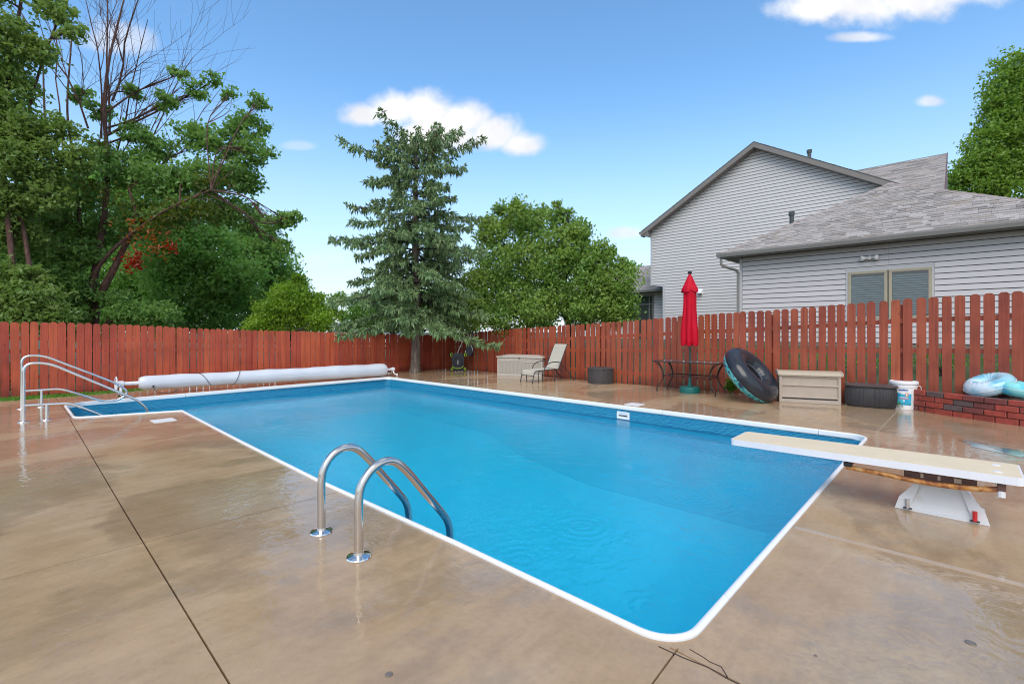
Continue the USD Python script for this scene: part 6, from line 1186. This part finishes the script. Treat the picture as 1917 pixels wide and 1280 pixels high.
leafy_tree('far_tree', 'hazy green far tree behind the bright bush and left of the distant house', [([ground_pt(618, 38), at_d(618, 590, 38), at_d(618, 560, 38)], 0.2, 0.06)], [pblob(*b, 38) for b in [(612, 585, 18), (632, 560, 14), (600, 600, 20), (640, 590, 12), (690, 600, 26), (720, 590, 30)]], 0.24, M['leaf_right'], 63, clump=14)

# --- the spruce inside the corner
def spruce():
    rng = np.random.default_rng(77); b = np.array([7.70, 13.02, 0.0]); d0 = fdist(b); H = 8.45
    t = thing('spruce_tree', 'tall blue-green spruce with drooping tiers in the fence corner by the pool', 'tree', tuple(b))
    zs = np.linspace(-0.03, H, 40); cx = b[0] + 0.05 * np.sin(zs * 0.9); cy = b[1] + 0.04 * np.sin(zs * 0.7 + 1)
    rr = np.interp(zs, [-0.03, 0.12, 0.4, 2, 5, 8, H], [0.215, 0.185, 0.165, 0.145, 0.105, 0.045, 0.012])
    v, f = tube(np.stack([cx, cy, zs], 1), rr, 16); k = np.hypot(v[:, 0] - np.interp(v[:, 2], zs, cx), v[:, 1] - np.interp(v[:, 2], zs, cy)); w = 1 + 0.22 * (meshkit.fbm(v * (7, 7, 3), 3, 2) - 0.5)
    v[:, 0] = np.interp(v[:, 2], zs, cx) + (v[:, 0] - np.interp(v[:, 2], zs, cx)) * w; v[:, 1] = np.interp(v[:, 2], zs, cy) + (v[:, 1] - np.interp(v[:, 2], zs, cy)) * w
    part(t, 'trunk', (v, f), M['bark_spruce'], smooth=60)
    stubs = [tube([(cx[0] + 0.14 * math.cos(a), cy[0] + 0.14 * math.sin(a), z), (cx[0] + 0.22 * math.cos(a), cy[0] + 0.22 * math.sin(a), z + 0.02)], [0.028, 0.02], 6) for a, z in ((3.6, 0.5), (4.4, 0.9), (3.9, 1.15), (4.9, 0.35), (5.0, 1.3), (3.4, 1.6))]
    [part(t, 'branch_stub', q_, M['bark_spruce']) for q_ in stubs]
    prof_z = [1.55, 1.9, 2.3, 2.7, 3.2, 3.7, 4.2, 4.7, 5.2, 5.7, 6.1, 6.5, 6.8, 7.2, 7.6, 7.95, 8.2, 8.45]
    prof_l = [3.0, 3.7, 4.1, 3.9, 3.5, 3.4, 3.3, 3.2, 3.2, 2.9, 2.5, 2.5, 3.0, 2.9, 2.4, 2.0, 1.6, 0.5]
    br, A, Dv, Ln = [], [], [], []
    def spray(p, d, length, hang):
        """Needled twigs along a piece of branch: short forward ones and long hanging ones."""
        A.append(p); Dv.append(d); Ln.append(length)
    tips = []; z = 1.75; ph = 0.0
    while z < H - 0.15:
        L = np.interp(z, prof_z, prof_l); nb_ = 5 if z < 8 else 4; ph += 0.9
        tier = 0.5 + 0.5 * math.sin(z * 4.6)
        for k in range(nb_):
            a = ph + 2 * math.pi * k / nb_ + rng.normal(0, 0.22); ln = L * rng.uniform(0.42, 1.10) * (0.66 + 0.34 * tier)
            if rng.random() < 0.10 and z > 3: ln *= 0.4
            az_ = np.array([math.cos(a), math.sin(a), 0]); dz0 = np.interp(z, [1.5, 4, 7, 9], [-0.10, -0.02, 0.22, 0.7]); sd = np.array([-az_[1], az_[0], 0]); o = np.array([np.interp(z, zs, cx), np.interp(z, zs, cy), z])
            P = []; n = 9
            for i in range(n + 1):
                s = i / n; P.append(o + az_ * ln * s * (1 - 0.06 * s) + sd * ln * 0.08 * math.sin(s * 2 + k) + np.array([0, 0, ln * (dz0 * s - 0.30 * s * s * (1 if z < 7 else 0.5) + 0.17 * s ** 4)]))
            P = np.array(P); br.append(tube(P, np.linspace(0.032 if z < 6 else 0.02, 0.006, n + 1), 5))
            m = int(ln / 0.075)
            for i in range(m):
                s = 0.16 + 0.84 * (i + rng.random()) / m; p = np.array([np.interp(s * n, np.arange(n + 1), P[:, j]) for j in range(3)]); side = rng.choice([-1, 1]); bl_ = rng.uniform(0.16, 0.50) * (1.15 - 0.75 * s) * min(1.0, 0.5 + ln / 3)+0.06
                dd = az_ * rng.uniform(0.35, 0.85) + sd * side * rng.uniform(0.25, 1.0) + np.array([0, 0, rng.uniform(-0.35, 0.12)]); dd /= np.linalg.norm(dd); q = p + dd * bl_
                if bl_ > 0.22: br.append(tube([p, (p + q) / 2 + (0, 0, -0.01), q], [0.006, 0.005, 0.003], 4))
                for jj in range(int(5 + bl_ * 20)):
                    w = rng.random() ** 0.8; pp = p + (q - p) * w; hang = rng.random()
                    d3 = dd * rng.uniform(0.2, 0.9) + rng.normal(size=3) * 0.28 + np.array([0, 0, -rng.uniform(0.2, 1.6) if hang < 0.6 * (z < 8.2) else 0.25]); d3 /= np.linalg.norm(d3); spray(pp, d3, rng.uniform(0.11, 0.23) * (1.25 if d3[2] < -0.6 else 0.9), 0)
            if z > 3: tips.append(P[-2])
            for jj in range(7): d3 = az_ + rng.normal(size=3) * 0.45 + np.array([0, 0, 0.25]); d3 /= np.linalg.norm(d3); spray(P[-1], d3, 0.15, 0)
        z += rng.uniform(0.18, 0.36)
    for jj in range(26): d3 = rng.normal(size=3) * 0.6 + np.array([0, 0, 0.9]); d3 /= np.linalg.norm(d3); spray(np.array([cx[-1], cy[-1], H - rng.uniform(0.05, 0.5)]), d3, 0.16, 0)
    part(t, 'branches', cat(*br), M['bark_dark'])
    A, Dv, Ln = np.array(A), np.array(Dv), np.array(Ln)[:, None]; n = len(A); u = np.cross(Dv, rng.normal(size=(n, 3))); u /= np.linalg.norm(u, axis=1, keepdims=True); w = np.cross(Dv, u); r = 0.026
    m = A + Dv * Ln * 0.45; V = np.stack([A, m + u * r, m + (-0.5 * u + 0.87 * w) * r, m + (-0.5 * u - 0.87 * w) * r, A + Dv * Ln], 1).reshape(-1, 3); o = np.arange(n)[:, None] * 5
    F = np.vstack([o + q for q in ([0, 1, 2], [0, 2, 3], [0, 3, 1], [4, 2, 1], [4, 3, 2], [4, 1, 3])]); print('spruce twigs', n)
    part(t, 'crown', (V, F), M['needles'])
    co = []
    for tp in [tips[k] for k in rng.permutation(len(tips))[:16]]:
        for j in range(9):
            c = tp + rng.normal(size=3) * (0.14, 0.14, 0.07) - (0, 0, 0.06); co.append(lathe([(0, -0.07), (0.018, -0.045), (0.022, 0.0), (0.012, 0.05), (0, 0.06)], 6, c))
    part(t, 'cones', cat(*co), M['needles_old'], kind='stuff')
spruce()

# --- grass along the left fence, weeds, and clutter of green behind the fences
rg = np.random.default_rng(90)
def blades(P, h, rng, w=0.006):
    n = len(P); a = rng.uniform(0, 2 * np.pi, n); d = np.stack([np.cos(a), np.sin(a), 0 * a], 1); hh = h * rng.uniform(0.5, 1.3, (n, 1)); ln = rng.uniform(0.1, 0.8, (n, 1)); s = np.stack([-d[:, 1], d[:, 0], 0 * a], 1)
    V = np.stack([P - s * w, P + s * w, P + d * ln * hh * 0.4 + s * w * 0.6 + np.array([0, 0, 1]) * hh * 0.6, P + d * ln * hh + np.array([0, 0, 1]) * hh * (1 - 0.3 * ln)], 1).reshape(-1, 3); o = np.arange(n)[:, None] * 4
    return V, np.vstack([o + [0, 1, 2], o + [0, 2, 3]])
n = 15000; x = rg.uniform(-5, 1.6, n); y0 = np.interp(x, [-5, -1.2, -0.1, 0.6, 1.6], [13.60, 13.55, 13.68, 14.05, 14.02]); y1 = np.array([fence_l_y(v) for v in x]) + 0.5; y = y0 + (y1 - y0) * rg.random(n)
single('grass', blades(np.stack([x, y, np.full(n, -0.04)], 1), 0.075, rg), M['grass'], label='strip of green grass along the foot of the left fence', cat='grass', kind='stuff')
def weed(c, h, r, n, seed, label, mat_='weed', leaf=0.07):
    rng = np.random.default_rng(seed); t = thing('weed', label, 'weed', tuple(c)); st = []; pts = []
    for i in range(n):
        a = rng.uniform(0, 2 * np.pi); top = c + np.array([math.cos(a) * r * rng.uniform(0.2, 1), math.sin(a) * r * rng.uniform(0.2, 1), h * rng.uniform(0.5, 1.0)]); P = spline([c, (c + top) / 2 + (0, 0, 0.05), top], 4); st.append(tube(P, np.linspace(0.005, 0.003, len(P)), 5))
        for q in P[2:]: pts += [q + rng.normal(size=3) * 0.03 for _ in range(3)]
    part(t, 'stems', cat(*st), M[mat_]); v, f = leaf_quads(np.array(pts), leaf, rng, 0.6, 0.75); part(t, 'leaves', (v, f), M[mat_])
weed(wd, 0.34, 0.17, 14, 1, 'small bright green weed between the table leg and the black tube')
weed(np.array([9.45, -0.12, 0.0]), 0.07, 0.12, 7, 2, 'tiny yellowish weed at the foot of the fence by the white bucket', leaf=0.035)
weed(np.array([-2.2, 14.5, -0.03]), 0.9, 0.25, 14, 3, 'tall weed showing through the left fence at the picture edge')
weed(np.array([-0.4, 14.55, -0.03]), 0.55, 0.2, 10, 4, 'weed behind the left fence near the step rails')
weed(np.array([9.85, 7.15, -0.03]), 0.95, 0.15, 8, 5, 'yellow-green weed poking through the fence above the round tub')
# shrubs in the strip between the right fence and the house
for i, (yy, lab) in enumerate(((1.6, 'low yellow-green shrub under the house window, seen through the fence'), (-0.6, 'low yellow-green shrub seen through the fence behind the bucket'), (3.9, 'low yellow-green shrub seen through the fence behind the umbrella'))):
    c = np.array([12.3 + 0.3 * i, yy, float(terrain_z(np.array(12.3 + 0.3 * i), np.array(yy)))]); rng = np.random.default_rng(200 + i); t = thing('shrub', lab, 'shrub', tuple(c))
    part(t, 'stems', cat(*[tube([c, c + np.array([rng.normal(0, 0.2), rng.normal(0, 0.4), 0.4])], [0.012, 0.006], 5) for _ in range(8)]), M['bark']); pts = c + np.array([0, 0, 0.3]) + rng.normal(size=(500, 3)) * np.array([0.25, 0.6, 0.14]); v, f = leaf_quads(pts, 0.07, rng); part(t, 'leaves', (v, f), M['weed'])
